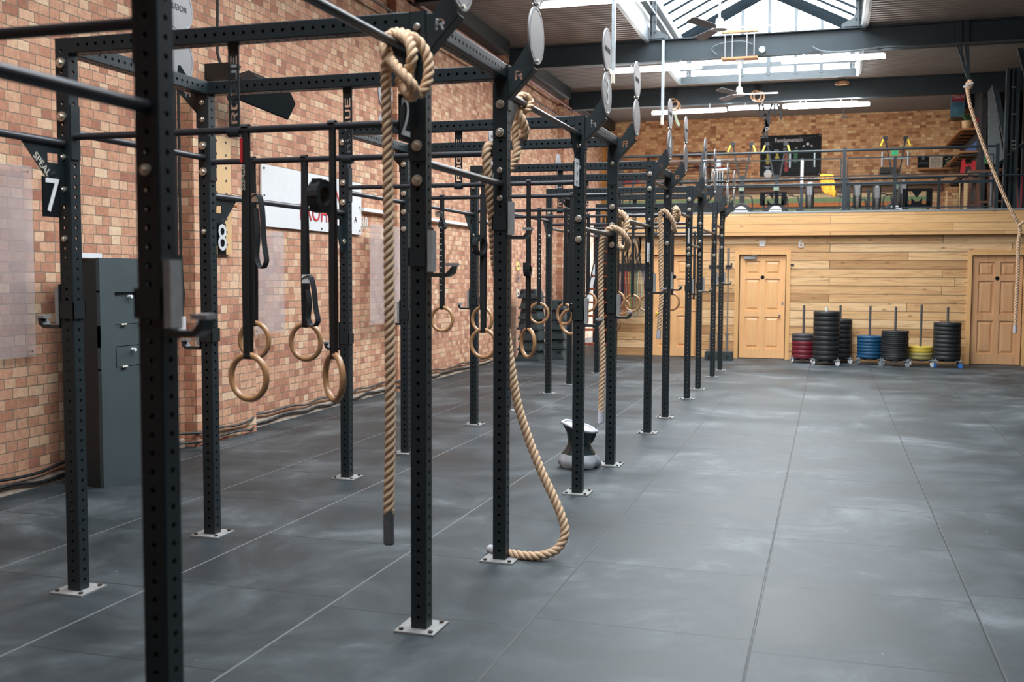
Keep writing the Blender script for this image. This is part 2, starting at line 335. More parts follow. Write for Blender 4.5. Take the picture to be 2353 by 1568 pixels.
def floor_mat():
    m, t, b = nt('black_rubber_gym_tiles'); g = N(t, 'ShaderNodeNewGeometry'); sp = N(t, 'ShaderNodeSeparateXYZ'); t.links.new(g.outputs['Position'], sp.inputs[0])
    cb = N(t, 'ShaderNodeCombineXYZ'); ay = N(t, 'ShaderNodeMath', operation='ADD'); t.links.new(sp.outputs['Y'], ay.inputs[0]); ay.inputs[1].default_value = 20.45; t.links.new(ay.outputs[0], cb.inputs[0])
    ax = N(t, 'ShaderNodeMath', operation='ADD'); t.links.new(sp.outputs['X'], ax.inputs[0]); ax.inputs[1].default_value = .287+19.78; t.links.new(ax.outputs[0], cb.inputs[1])
    br = N(t, 'ShaderNodeTexBrick', offset=.14, offset_frequency=2, squash=1); setin(br, Scale=1, Mortar_Size=.0060, Mortar_Smooth=.5, Bias=0, Brick_Width=1.0, Row_Height=.989)
    br.inputs['Color1'].default_value = (0,0,0,1); br.inputs['Color2'].default_value = (1,1,1,1); t.links.new(cb.outputs[0], br.inputs['Vector'])
    n1 = N(t, 'ShaderNodeTexNoise'); setin(n1, Scale=1.1, Detail=7, Roughness=.66, Distortion=.5); t.links.new(g.outputs['Position'], n1.inputs['Vector'])
    r1 = ramp(t, [(.32,(.007,.014,.018)),(.45,(.019,.029,.035)),(.56,(.044,.057,.064)),(.70,(.122,.140,.149))]); t.links.new(n1.outputs['Fac'], r1.inputs[0])  # chalky patches, contrast raised to paint in gloss highlights as well
    n2 = N(t, 'ShaderNodeTexNoise'); setin(n2, Scale=60, Detail=3, Roughness=.7); t.links.new(g.outputs['Position'], n2.inputs['Vector'])
    c = mix(t, .35, r1.outputs[0], n2.outputs['Fac'], 'OVERLAY')
    r0 = ramp(t, [(0,(.78,.8,.82)),(1,(1.1,1.1,1.1))]); t.links.new(br.outputs['Color'], r0.inputs[0]); c = mix(t, 1, c, r0.outputs[0], 'MULTIPLY')
    vo = N(t, 'ShaderNodeTexVoronoi'); setin(vo, Scale=3.4); t.links.new(g.outputs['Position'], vo.inputs['Vector'])
    vr = ramp(t, [(0,(1,1,1)),(.012,(.6,.6,.6)),(.022,(0,0,0))]); t.links.new(vo.outputs['Distance'], vr.inputs[0]); c = mix(t, vr.outputs[0], c, (.42,.43,.44))
    # seams: pale with dust on the rack side, dark elsewhere
    xl = N(t, 'ShaderNodeMapRange'); setin(xl, From_Min=-1.6, From_Max=-1.2, To_Min=1, To_Max=0); t.links.new(sp.outputs['X'], xl.inputs[0])
    n4 = N(t, 'ShaderNodeTexNoise'); setin(n4, Scale=2.2, Detail=2); t.links.new(g.outputs['Position'], n4.inputs['Vector'])
    sm = mix(t, xl.outputs[0], (.008,.011,.013), (.15,.16,.17))
    fy = N(t, 'ShaderNodeMath', operation='PINGPONG'); t.links.new(ax.outputs[0], fy.inputs[0]); fy.inputs[1].default_value = .989/2
    lt = N(t, 'ShaderNodeMath', operation='LESS_THAN'); t.links.new(fy.outputs[0], lt.inputs[0]); lt.inputs[1].default_value = .006
    sm = mix(t, lt.outputs[0], (.009,.012,.014), sm)
    c = mix(t, br.outputs['Fac'], c, sm)
    t.links.new(c, b.inputs['Base Color'])
    rr = N(t, 'ShaderNodeMapRange'); setin(rr, To_Min=.42, To_Max=.72); t.links.new(n1.outputs['Fac'], rr.inputs[0]); t.links.new(rr.outputs[0], b.inputs['Roughness'])
    iv = N(t, 'ShaderNodeMath', operation='SUBTRACT'); iv.inputs[0].default_value = 1; t.links.new(br.outputs['Fac'], iv.inputs[1])
    ah = N(t, 'ShaderNodeMath', operation='MULTIPLY_ADD'); t.links.new(n2.outputs['Fac'], ah.inputs[0]); ah.inputs[1].default_value = .25; t.links.new(iv.outputs[0], ah.inputs[2])
    bp = N(t, 'ShaderNodeBump'); setin(bp, Strength=.5, Distance=.004); t.links.new(ah.outputs[0], bp.inputs['Height']); t.links.new(bp.outputs[0], b.inputs['Normal'])
    return m
M_floor = floor_mat()
def deck_mat():
    m, t, b = nt('profiled_roof_deck'); g = N(t, 'ShaderNodeNewGeometry'); n = N(t, 'ShaderNodeTexNoise'); setin(n, Scale=1.2, Detail=4); t.links.new(g.outputs['Position'], n.inputs['Vector'])
    t.links.new(mix(t, n.outputs['Fac'], (.15,.125,.108), (.25,.21,.185)), b.inputs['Base Color']); setin(b, Roughness=.6); return m
M_deck = deck_mat()
def glass_mat(name, tint=(.95,.98,1), gloss=.08):
    m = bpy.data.materials.new(name); m.use_nodes = True; t = m.node_tree; t.nodes.clear()
    o = N(t, 'ShaderNodeOutputMaterial'); a = N(t, 'ShaderNodeBsdfTransparent'); a.inputs[0].default_value = (*tint, 1); gl = N(t, 'ShaderNodeBsdfGlossy'); gl.inputs['Roughness'].default_value = .08
    x = N(t, 'ShaderNodeMixShader'); x.inputs[0].default_value = gloss; t.links.new(a.outputs[0], x.inputs[1]); t.links.new(gl.outputs[0], x.inputs[2]); t.links.new(x.outputs[0], o.inputs[0]); return m
M_glass = glass_mat('roof_light_glass')
def acrylic():
    m = bpy.data.materials.new('hazy_clear_acrylic'); m.use_nodes = True; t = m.node_tree; t.nodes.clear()
    o = N(t, 'ShaderNodeOutputMaterial'); a = N(t, 'ShaderNodeBsdfTransparent'); d = N(t, 'ShaderNodeBsdfPrincipled'); setin(d, Roughness=.3); d.inputs['Base Color'].default_value = (.60,.52,.52,1)
    g = N(t, 'ShaderNodeNewGeometry'); n = N(t, 'ShaderNodeTexNoise'); setin(n, Scale=2, Detail=4); t.links.new(g.outputs['Position'], n.inputs['Vector'])
    mr = N(t, 'ShaderNodeMapRange'); setin(mr, From_Min=.2, From_Max=.8, To_Min=.12, To_Max=.5); t.links.new(n.outputs['Fac'], mr.inputs[0])
    x = N(t, 'ShaderNodeMixShader'); t.links.new(mr.outputs[0], x.inputs[0]); t.links.new(a.outputs[0], x.inputs[1]); t.links.new(d.outputs[0], x.inputs[2]); t.links.new(x.outputs[0], o.inputs[0]); return m
M_acr = acrylic()
M_lamp = emis('fluorescent_tube', (1,.97,.95), 48)

# ------------------------------------------------------------------ room shell
XRW, YN, YF, ZD = 4.3, -4.0, 27.7, 5.66
def wx(y): return -5.60-.012*(y-6)            # the left wall is a little out of square
mb = MB(); mb.box((-7,-4.2,-.1),(XRW+.2,28,0)); struct(mb.build('floor', M_floor))
mb = MB(); mb.add([(wx(YN),YN,0),(wx(28),28,0),(wx(28),28,ZD+.1),(wx(YN),YN,ZD+.1),(wx(YN)-.2,YN,0),(wx(28)-.2,28,0),(wx(28)-.2,28,ZD+.1),(wx(YN)-.2,YN,ZD+.1)],
   [(0,3,2,1),(4,5,6,7),(3,7,6,2),(0,1,5,4)])
for yc in (-.8, 3.95, 8.7, 13.45, 18.2, 22.95):
    a, bq = yc-.52, yc+.52
    mb.add([(wx(a)-.05,a,0),(wx(a)+.13,a,0),(wx(bq)+.13,bq,0),(wx(bq)-.05,bq,0),(wx(a)-.05,a,ZD),(wx(a)+.13,a,ZD),(wx(bq)+.13,bq,ZD),(wx(bq)-.05,bq,ZD)],[(0,1,5,4),(1,2,6,5),(2,3,7,6)])
struct(mb.build('wall_left', M_brickL))
mb = MB(); mb.box((-6.3,YF,2.6),(XRW+.2,YF+.2,ZD+.1)); struct(mb.build('wall_rear', M_brickB))
mb = MB(); mb.box((-7,YN-.2,0),(XRW+.2,YN,ZD+.1)); struct(mb.build('wall_front', M_brickL))
mb = MB(); mb.box((XRW,YN,0),(XRW+.2,28,ZD+.1))
struct(mb.build('wall_right', M_lowwall))
# ceiling: profiled deck, ribs along X, open under the roof light
mb = MB()
def deck(x0, x1, y0, y1):
    y = y0; vs = []; 
    while y < y1:
        for dy, dz in ((0,0),(.055,0),(.075,.035),(.12,.035)): vs.append((y+dy, ZD+dz))
        y += .14
    vs.append((y1, ZD)); n = len(vs)
    mb.add([(x0,a,b) for a,b in vs]+[(x1,a,b) for a,b in vs], [(i,i+1,n+i+1,n+i) for i in range(n-1)])
deck(-6.4, -3.13, YN, YF); deck(.46, XRW, YN, YF); deck(-3.13, .46, YN, SKY0); deck(-3.13, .46, SKY1, YF)
mb.box((-6.5,YN,ZD+.05),(-3.16,28,ZD+.12)); mb.box((.5,YN,ZD+.05),(XRW+.2,28,ZD+.12)); mb.box((-3.16,YN,ZD+.05),(.5,SKY0-.03,ZD+.12)); mb.box((-3.16,SKY1+.06,ZD+.05),(.5,28,ZD+.12))
struct(mb.build('ceiling', M_deck))
# roof light: curbs, posts, rafters, glazing bars, panes
ZE, ZR, XA, XB, XC = 6.50, 7.42, -3.13, .48, -1.33
rl = thing('roof_light', 'pitched glazed roof light running along the middle of the ceiling, with steel rafters', 'skylight', (XC, 13, ZE))
mb = MB(); 
for x in (XA-.04, XB): mb.box((x,SKY0,ZD-.02),(x+.04,SKY1,ZE))
mb.box((XA,SKY0-.04,ZD-.02),(XB,SKY0,ZE)); mb.build('upstand', M_deckw, rl)
mb = MB()
for x, s in ((XA,1),(XB,-1)):
    mb.box((x,SKY0,ZD-.06),(x+s*.06,SKY1,ZD+.20)); mb.box((x,SKY0,ZE-.10),(x+s*.10,SKY1,ZE+.04))
    mb.box((x+s*.05,SKY0,ZD+.42),(x+s*.16,SKY1,ZD+.46))
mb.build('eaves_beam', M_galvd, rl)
mb = MB()
def zg(x): return ZE+(ZR-ZE)*(1-abs(x-XC)/((XB-XA)/2))
for yy in (SKY1, 13.45, 8.7):
    for x in (XA, XB): mb.bar((x,yy,ZE),(XC,yy,ZR), .07, .19, (0,0,1))
mb.box((XC-.05,SKY0,ZR-.12),(XC+.05,SKY1,ZR)); mb.build('rafter', M_roofsteel, rl)
mb = MB(); y = SKY0
while y < SKY1:
    for x in (XA, XB): mb.bar((x,y,ZE+.05),(XC,y,ZR+.05), .03, .045, (0,0,1))
    y += .62
mb.build('glazing_bar', M_roofsteel, rl)
mb = MB()
for x in (-1.83,-1.29,-.76,-.25): mb.box((x-.035,SKY1-.03,ZD+.05),(x+.035,SKY1+.03,zg(x)))
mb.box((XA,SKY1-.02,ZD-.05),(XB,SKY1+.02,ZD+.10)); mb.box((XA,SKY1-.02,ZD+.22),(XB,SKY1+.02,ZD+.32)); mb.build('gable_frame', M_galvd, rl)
for i, (ya, x) in enumerate(((18.2,XA+.12),(18.2,XB-.12),(22.95,XA+.12),(22.95,XB-.12),(13.45,XA+.12),(13.45,XB-.12),(22.95,XC))):
    mb = MB(); mb.cbox((x,ya-.02,ZD+.42),(.11,.02,.86)); mb.cbox((x,ya-.02,ZD+.42),(.02,.13,.86)); mb.cbox((x,ya-.02,ZD+.01),(.42 if x!=XC else .2,.14,.02))
    s = 1 if x < XC else -1
    mb.prism([(0,0),(.26,0),(.26,.05),(0,.2)] if s>0 else [(0,0),(0,.2),(-.26,.05),(-.26,0)], .015, (x,ya-.03,ZD), (1,0,0), (0,0,1))
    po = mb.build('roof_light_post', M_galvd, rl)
    for z in (.12,.3,.5,.62):
        for dx in (-.035,.035): bb = MB(); bb.cyl((x+dx,ya-.06,ZD+z),(x+dx,ya-.03,ZD+z),.013,8); bb.build('bolt', M_black, po)
mb = MB(); mb.add([(XA,SKY0,ZE+.08),(XA,SKY1,ZE+.08),(XC,SKY1,ZR+.08),(XC,SKY0,ZR+.08)],[(0,1,2,3)]); struct(mb.build('window_1', M_glass))
mb = MB(); mb.add([(XB,SKY0,ZE+.08),(XB,SKY1,ZE+.08),(XC,SKY1,ZR+.08),(XC,SKY0,ZR+.08)],[(0,1,2,3)]); struct(mb.build('window_2', M_glass))
mb = MB(); mb.add([(XA,SKY1,ZD),(XB,SKY1,ZD),(XB,SKY1,ZE),(XC,SKY1,ZR),(XA,SKY1,ZE)],[(0,1,2,3,4)]); struct(mb.build('window_3', M_glass))

# ------------------------------------------------------------------ girders, wall plate, pipes
def girder(y, label, z0=5.27, z1=5.645):
    mb = MB(); x0 = wx(y)+.02; x1 = XRW
    mb.box((x0,y-.09,z0),(x1,y+.09,z0+.018)); mb.box((x0,y-.09,z1-.018),(x1,y+.09,z1)); mb.box((x0,y-.008,z0),(x1,y+.008,z1))
    o = mb.build('roof_girder', M_girder); tag(o, label, 'girder', 'steel girders across the roof'); return o
girder(18.2, 'blue-grey steel girder carrying the bolted roof light feet, nearer of the two in view')
girder(22.95, 'blue-grey steel girder with gymnastic rings slung on it, farther one near the rear wall')
girder(13.45, 'blue-grey steel girder above the rack, just over the top of the view'); girder(8.7, 'blue-grey steel girder overhead, second above the near end of the rack'); girder(3.95, 'blue-grey steel girder overhead, above the nearest upright')
mb = MB()
for a, bq in ((5,8.1),(9.25,12.9),(14,17.65),(18.75,22.4),(23.5,27.6)): mb.box((wx(a)-.02,a,5.43),(wx(a)+.26,bq,ZD-.005))
tag(mb.build('wall_plate_beam', M_black), 'dark beam running along the top of the left brick wall', 'beam')
for n_, m_, z_, off, lab in (('sprinkler_pipe', M_redpipe, 5.30, .07, 'thin red pipe running along the upper left brick wall'), ('wall_conduit', M_brown, 4.98, .06, 'thin dark brown conduit on the left wall below the red pipe')):
    mb = MB(); mb.cyl((wx(9)+.13+off,9,z_),(wx(27.6)+.13+off,27.6,z_), .026 if 'pipe' in n_ else .018, 8)
    for y in (9,13.45,18.2,22.95): mb.box((wx(y)+.05,y-.02,z_-.03),(wx(y)+.13+off,y+.02,z_+.03))
    tag(mb.build(n_, m_, smooth=True), lab, 'pipe')

# ------------------------------------------------------------------ light fittings, fans, hangers
def fitting(x0, x1, y, z, label):
    t = thing('strip_light', label, 'ceiling light', ((x0+x1)/2,y,z+.05), 'fluorescent strip lights')
    mb = MB(); mb.box((x0+.02,y-.03,z+.018),(x1-.02,y+.03,z+.055)); mb.build('lamp_housing', M_white, t)
    mb = MB(); mb.cyl((x0,y,z),(x1,y,z),.036,12); mb.build('tube', M_lamp, t, smooth=True)
    for x in (x0+.35, x1-.35): mb = MB(); mb.box((x-.015,y-.012,z+.055),(x+.015,y+.012,5.272)); mb.build('bracket', M_galv, t)
fitting(-3.74,-2.17,18.14,5.145,'glowing white strip light under the nearer girder, left of the ceiling fans')
fitting(-.84,.79,18.14,5.155,'glowing white strip light under the nearer girder, right of the ceiling fans')
fitting(-3.78,-2.19,22.85,5.125,'glowing white strip light under the far girder, left end')
fitting(-2.15,-1.10,22.95,5.165,'glowing white strip light above the hanging straps on the far girder')
fitting(-.90,.71,22.85,5.125,'glowing white strip light under the far girder, right end, in front of its twin')
fitting(-1.02,.5,23.05,5.175,'glowing white strip light on the far girder, behind the right end one')
fitting(-3.72,-2.15,13.42,5.125,'glowing white strip light cut by the top edge of the picture')
fitting(-.84,.79,13.37,5.145,'strip light overhead above the top edge of the picture, right of the ceiling fan')
def fan(x, y, zp, label, ang):
    zt = 5.27; t = thing('ceiling_fan', label, 'ceiling fan', (x,y,zt), 'white ceiling fans')
    mb = MB(); mb.box((x-.30,y-.12,zt-.035),(x+.30,y+.12,zt-.005)); mb.build('mounting_board', M_oak, t)
    mb = MB(); mb.box((x-.3,y-.13,zt+.40),(x+.3,y-.02,zt+.43)); mb.build('clamp_board', M_oak, t)
    for dx in (-.24,-.12,.12,.24): mb = MB(); mb.box((x+dx-.008,y-.125,zt-.03),(x+dx+.008,y-.11,zt+.42)); mb.build('clamp_rod', M_disc, t)
    mb = MB(); mb.lathe([(.0,zt-.19),(.035,zt-.19),(.045,zt-.12),(.075,zt-.04),(.0,zt-.035)],(x,y,0),16); mb.cyl((x,y,zp+.1),(x,y,zt-.15),.014,10); mb.build('down_rod', M_white, t, smooth=True)
    mb = MB(); mb.lathe([(.0,zp-.045),(.05,zp-.045),(.10,zp-.03),(.10,zp-.01),(.055,zp+.02),(.045,zp+.10),(.02,zp+.12),(0,zp+.12)],(x,y,0),20); mb.build('motor', M_white, t, smooth=True)
    for k in range(3):
        a = ang+k*2*pi/3; d = Vector((cos(a),sin(a),0)); n = Vector((-sin(a),cos(a),0)); c = Vector((x,y,zp-.01))
        mb = MB(); vs = []
        for rr, w0, w1 in ((.09,-.02,.02),(.16,-.05,.05),(.62,-.065,.06),(.64,-.05,.05)):
            for w in (w0,w1):
                for dz in (-.002,.002): vs.append(c+d*rr+n*w+Vector((0,0,w*.35+dz)))
        fs = []
        for i in range(3):
            a0 = i*4; a1 = a0+4
            fs += [(a0,a0+2,a1+2,a1),(a0+1,a1+1,a1+3,a0+3),(a0,a1,a1+1,a0+1),(a0+2,a0+3,a1+3,a1+2)]
        fs += [(0,1,3,2),(12,14,15,13)]
        mb.add(vs, fs); mb.build('blade', M_blade, t)
fan(-1.53,18.2,4.67,'white three-blade ceiling fan hung below the nearer girder', radians(3))
fan(-1.39,13.45,4.70,'white three-blade ceiling fan seen against the bright roof light, higher and larger', radians(2))
for (x,y,z0,lab) in ((-2.71,13.3,4.04,'galvanised cable drop post hanging beside the top left strip light'),(-2.81,18.05,4.17,'galvanised cable drop post hanging behind the target discs')):
    t = thing('cable_drop', lab, 'hanging post', (x,y,5.6))
    mb = MB(); mb.box((x-.022,y-.02,z0+.14),(x+.022,y+.02,5.6)); mb.build('steel_channel', M_galv, t)
    mb = MB(); mb.cyl((x-.02,y-.02,z0+.14),(x-.02,y-.02,z0),.007,6); mb.cyl((x+.02,y-.02,z0+.14),(x+.02,y-.02,z0),.007,6); mb.cyl((x,y-.02,z0+.16),(x,y-.02,z0+.01),.012,8); mb.build('cable_end', M_cream, t)
mb = MB(); mb.tube(spline([(-.35,18.09,5.36),(-.2,18.09,5.28),(.1,18.08,5.25),(.5,18.08,5.27),(.8,18.08,5.30),(1.3,18.08,5.27),(2,18.08,5.28),(4,18.08,5.28)],.1), .016, 6)
mb.tube(spline([(-1.9,18.09,5.32),(-2.0,18.09,5.42),(-1.85,18.09,5.5),(-1.5,18.09,5.52),(-1.3,18.09,5.45)],.06), .010, 6)
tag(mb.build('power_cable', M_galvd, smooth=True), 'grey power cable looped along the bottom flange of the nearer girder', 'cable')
mb = MB(); mb.lathe([(0,0),(.05,0),(.06,.03),(.05,.07),(0,.08)],(0,0,0),14,'y',Matrix.Translation((-1.16,18.06,5.36))); tag(mb.build('junction_box', M_galv, smooth=True), 'round grey junction box on the nearer girder beside the fan board', 'junction box')

# ------------------------------------------------------------------ the rig
XR_, XL_ = -1.7195, -3.567
YK = {-1:1.226,0:2.386,1:4.264,2:5.448,3:7.302,4:8.486,5:10.34,6:11.524,7:13.378,8:14.562,9:16.416,10:17.6}
rig = thing('pull_up_rig', 'long black steel pull-up rig with two rows of drilled uprights and cross bars', 'exercise rig', (-2.64,9,0))
HW = .0375
def holed_face(mb, o, eu, ev, n, pitch, L, r=.0088):
    # strip 2*HW wide along ev, holes every pitch along eu
    o, eu, ev = Vector(o), Vector(eu), Vector(ev); nz = eu.cross(ev).normalized()
    start = (L-n*pitch)/2
    w = HW-.004
    if start > 1e-4: mb.add([o-ev*w, o+eu*start-ev*w, o+eu*start+ev*w, o+ev*w],[(0,1,2,3)])
    for i in range(n):
        c = o+eu*(start+(i+.5)*pitch); h = pitch/2
        sq = [(h,0),(h,w),(0,w),(-h,w),(-h,0),(-h,-w),(0,-w),(h,-w)]
        vs = [c+eu*a+ev*b for a,b in sq]+[c+eu*(r*cos(k*pi/4))+ev*(r*sin(k*pi/4)) for k in range(8)]+[c+eu*(r*cos(k*pi/4))+ev*(r*sin(k*pi/4))-nz*.004 for k in range(8)]
        fs = [(k,(k+1)%8,8+(k+1)%8,8+k) for k in range(8)]+[(8+k,8+(k+1)%8,16+(k+1)%8,16+k) for k in range(8)]
        mb.add(vs, fs)
    e = start+n*pitch
    if L-e > 1e-4: mb.add([o+eu*e-ev*w, o+eu*L-ev*w, o+eu*L+ev*w, o+eu*e+ev*w],[(0,1,2,3)])
def holed_tube(mb, p, d, L, a, b, n=None, pitch=.05):     # square tube with holes on all four faces
    p, d, a, b = Vector(p), Vector(d), Vector(a), Vector(b); n = n if n is not None else int((L-.04)/pitch)
    for u, v in ((a,b),(b,-a),(-a,-b),(-b,a)):          # outward normal u, spanning v
        ev = v; eu = d
        if eu.cross(ev).dot(u) < 0: ev = -v
        holed_face(mb, p+u*HW, eu, ev, n, pitch, L)
        w = HW-.004
        q = [p+u*HW+v*w, p+v*HW+u*w, p+v*HW+u*w+d*L, p+u*HW+v*w+d*L]
        mb.add(q, [(0,1,2,3)])
    for e in (p, p+d*L): mb.add([e+a*HW+b*HW,e-a*HW+b*HW,e-a*HW-b*HW,e+a*HW-b*HW],[(0,1,2,3)])
ZT = 2.719
mb = MB(); holed_tube(mb,(0,0,0),(0,0,1),ZT,(1,0,0),(0,1,0),53)
up0 = mb.build('upright', M_steel); UP = up0.data
bpm = MB(); bpm.box((-.095,-.095,.001),(.095,.095,.009)); BP = bpm.build('base_plate', M_plate).data; bpy.data.objects.remove(bpy.data.objects['base_plate'])
fx = MB(); fx.cyl((0,0,.009),(0,0,.018),.011,6)
FX = fx.build('fixing_bolt', M_brown).data; bpy.data.objects.remove(bpy.data.objects['fixing_bolt'])
def bolt_mesh(rw):
    b = MB(); b.lathe([(rw,.0055),(rw,-.004),(rw*.88,-.005),(0,-.005)],(0,0,0),20,'y'); b.lathe([(rw*.55,-.004),(rw*.55,-.013),(rw*.45,-.015),(0,-.015)],(0,0,0),6,'y'); o = b.build('bolt', M_bolt); d = o.data; bpy.data.objects.remove(o); return d
B_BIG, B_SML = bolt_mesh(.024), bolt_mesh(.015)
bpy.data.objects.remove(up0)
def child(name, data, parent, loc, rz=0):
    o = bpy.data.objects.new(name, data); COL.objects.link(o); o.parent = parent; o.location = loc; o.rotation_euler[2] = rz; return o
BOLTS = {('L',1):[(2.60,1),(2.344,1),(2.149,0),(1.993,0),(1.755,0)],('R',1):[(2.145,1),(1.996,1),(2.651,0)],('R',2):[(2.507,1),(2.356,1),(2.153,0),(2.003,0)],
 ('L',2):[(2.598,0),(2.498,0),(2.345,1),(2.192,1),(1.839,0)],('L',3):[(2.591,1),(2.285,1),(2.136,1),(1.835,1)],('L',4):[(2.544,1),(2.292,1),(2.133,1),(1.985,1)],
 ('R',3):[(2.503,0),(2.349,0),(1.989,1),(1.843,1)],('R',4):[(2.501,0),(2.147,1),(1.997,1),(1.837,1)],('R',5):[(2.588,1),(2.443,1),(2.139,0),(1.837,0)],
 ('R',6):[(2.45,0),(2.24,1),(1.94,1)],('R',7):[(2.55,1),(2.42,1),(2.25,0),(1.93,1),(1.86,1),(1.71,1)],('R',8):[(2.3,1),(2.05,1),(1.87,1)],('L',5):[(2.5,1),(2.0,0),(1.85,0)],
 ('R',0):[(2.33,0),(1.86,0)],('L',7):[(2.4,1),(2.1,1)],('R',9):[(2.3,0),(2.1,1),(1.9,1)],('R',10):[(2.25,1),(2.05,1)],('L',6):[(2.4,1)],('L',8):[(2.4,1)]}
for row, x in (('R',XR_),('L',XL_)):
    for k in range(0, 11):
        y = YK[k]; u = child('upright', UP, rig, (x+2.64, y-9, 0)); 
        child('base_plate', BP, u, (0,0,0)); [child('fixing_bolt', FX, u, (sx*.07,sy*.07,0)) for sx in (-1,1) for sy in (-1,1)]
        for z, big in BOLTS.get((row,k), []): child('bolt', B_BIG if big else B_SML, u, (0,-HW-.0058,z))
# square beams with holes: cross beams at every pair of uprights, side beams on the narrow bays
LX = XR_-XL_-2*HW
b = MB(); holed_tube(b,(-LX/2,0,0),(1,0,0),LX,(0,1,0),(0,0,1)); o = b.build('cross_beam', M_steel); XB_ = o.data; bpy.data.objects.remove(o)
LY = 1.184-2*HW
b = MB(); holed_tube(b,(0,-LY/2,0),(0,1,0),LY,(1,0,0),(0,0,1)); o = b.build('side_beam', M_steel); SB_ = o.data; bpy.data.objects.remove(o)
xm = (XR_+XL_)/2
for k in range(0, 11): child('cross_beam', XB_, rig, (xm+2.64, YK[k]-9, ZT-HW))
for k in (-1,1,3,5,7,9):
    for x in (XR_, XL_): child('side_beam', SB_, rig, (x+2.64, (YK[k]+YK[k+1])/2-9, ZT-HW))
# round pull-up bars
b = MB(); b.cyl((-LX/2-.005,0,0),(LX/2+.005,0,0),.0165,16); o = b.build('cross_bar', M_bar, smooth=True); CBm = o.data; bpy.data.objects.remove(o)
for k in range(0, 11): child('cross_bar', CBm, rig, (xm+2.64, YK[k]-9, 2.25))
def longbar(row, k, z, flange=True):
    x = XR_ if row=='R' else XL_; y0, y1 = YK[k]+HW, YK[k+1]-HW
    mb = MB(); mb.cyl((x,y0-.002,z),(x,y1+.002,z),.0185,16); mb.build('long_bar', M_bar, rig, smooth=True)
for k, z in {-1:2.025,0:2.53,1:2.081,2:2.582,3:1.922,4:2.068,5:2.53,6:2.323,7:1.97,8:2.23,9:2.373}.items(): longbar('R', k, z)
for k, z in {-1:2.27,0:2.215,1:2.275,2:2.056,3:2.215,4:2.215,5:2.15,6:2.297,7:2.2,8:2.2,9:2.2}.items(): longbar('L', k, z)
# bar end brackets: long plates on the inner faces of the uprights
for row, x, s in (('R',XR_,-1),('L',XL_,1)):
    for k in range(0, 11):
        y = YK[k]; mb = MB(); mb.box((x+s*HW,y-.032,2.14),(x+s*(HW+.006),y+.032,2.40)); mb.build('bar_bracket', M_steel, rig)
# triangular gussets under the long bars where they meet the far upright of a wide bay
def gusset(row, k, z):
    x = XR_ if row=='R' else XL_; y = YK[k]-HW
    mb = MB(); stencil(mb, [(0,-.30),(0,.02),(-.27,.02),(-.27,-.02),(-.08,-.21),(-.05,-.30)], [[(-.11,-.10),(-.11,-.055),(-.03,-.055),(-.03,-.10)]], .006, (x,y,z), (0,1,0), (0,0,1))
    mb.build('gusset_plate', M_steel, rig)
GZ = {('L',1):2.215,('L',3):2.056,('R',3):2.582,('R',5):2.068,('L',5):2.215,('R',7):2.323,('L',7):2.297,('R',1):2.53,('R',9):2.23}
for (row,k), z in GZ.items(): gusset(row, k, z)
def gusset_near(row, k, z):       # mirrored one on the near upright of a wide bay
    x = XR_ if row=='R' else XL_; y = YK[k]+HW
    mb = MB(); stencil(mb, [(0,-.30),(.05,-.30),(.08,-.21),(.27,-.02),(.27,.02),(0,.02)], [[(.03,-.10),(.11,-.10),(.11,-.055),(.03,-.055)]], .006, (x,y,z), (0,1,0), (0,0,1))
    mb.build('gusset_plate', M_steel, rig)
for row, k, z in (('L',2,2.056),('R',2,2.582),('L',4,2.215),('R',4,2.068),('L',0,2.215),('R',6,2.323)): gusset_near(row, k, z)
mb = MB(); text(mb,'SPEAL',.05,(XL_+.004,YK[1]-HW-.15,2.10),(0,.72,-.69),(0,.69,.72),ext=.0006)
mb.build('gusset_lettering', M_cream, rig)
# flat centre straps with cut-out lettering between the top beam and the cross bar
b = MB(); w, h, g_ = .052, .034, .012
holes = []
for i, ch in enumerate('ROGUE'):
    for poly in LET[ch]: holes.append([(.017-bb*.034, -.165+i*.064+a*.052) for a, bb in poly])
stencil(b, [(-.028,-.21),(.028,-.21),(.028,.20),(-.028,.20)], holes, .006, (0,0,0), (1,0,0), (0,0,1)); b.box((-.028,-.006,.175),(.028,.006,.2)); b.cyl((-.03,0,-.205),(.03,0,-.205),.022,12)
o = b.build('centre_strap', M_steel); CS = o.data; bpy.data.objects.remove(o)
for k in range(1, 11): child('centre_strap', CS, rig, (xm+2.64, YK[k]-9, 2.445))
# target arms with stencilled letter, and round targets
Rlet = [[(.085+a*.042, -.075+bb*.05) for a, bb in poly] for poly in LET['R']]
def arm_mesh(s):
    mb = MB(); out = [(0,0),(.0,-.17),(.145,-.005),(.13,.095),(.12,.10),(.035,0)]
    out = [(0,-.015),(0,-.185),(.148,-.028),(.140,.018),(.128,.105),(.112,.105),(.03,-.015)]
    hol = [[(.045+a*.042,-.085+bb*.05) for a, bb in poly] for poly in LET['R']]
    stencil(mb, out, hol, .006, (0,-.033,0), (1,0,0), (0,0,1))
    mb.bar((.0,0,-.185),(.150,0,-.025), .066, .008, (-.7,0,.7)); mb.box((0,-.036,-.24),(.006,.036,0))
    if s < 0:
        mb.v = [(-x,y,z) for x,y,z in mb.v]; mb.f = [tuple(reversed(f)) for f in mb.f]
    o = mb.build('target_arm', M_steel); d = o.data; bpy.data.objects.remove(o); return d
ARM = {1: arm_mesh(1), -1: arm_mesh(-1)}
def disc_mesh(groove=True):
    mb = MB(); prof = [(0,-.005),(.13,-.005),(.134,-.003),(.138,-.005),(.150,-.005),(.152,0),(.150,.005),(.138,.005),(.134,.003),(.13,.005),(0,.005)]
    mb.lathe(prof,(0,0,0),64,'x'); o = mb.build('target_disc', M_disc); d = o.data; bpy.data.objects.remove(o); return d
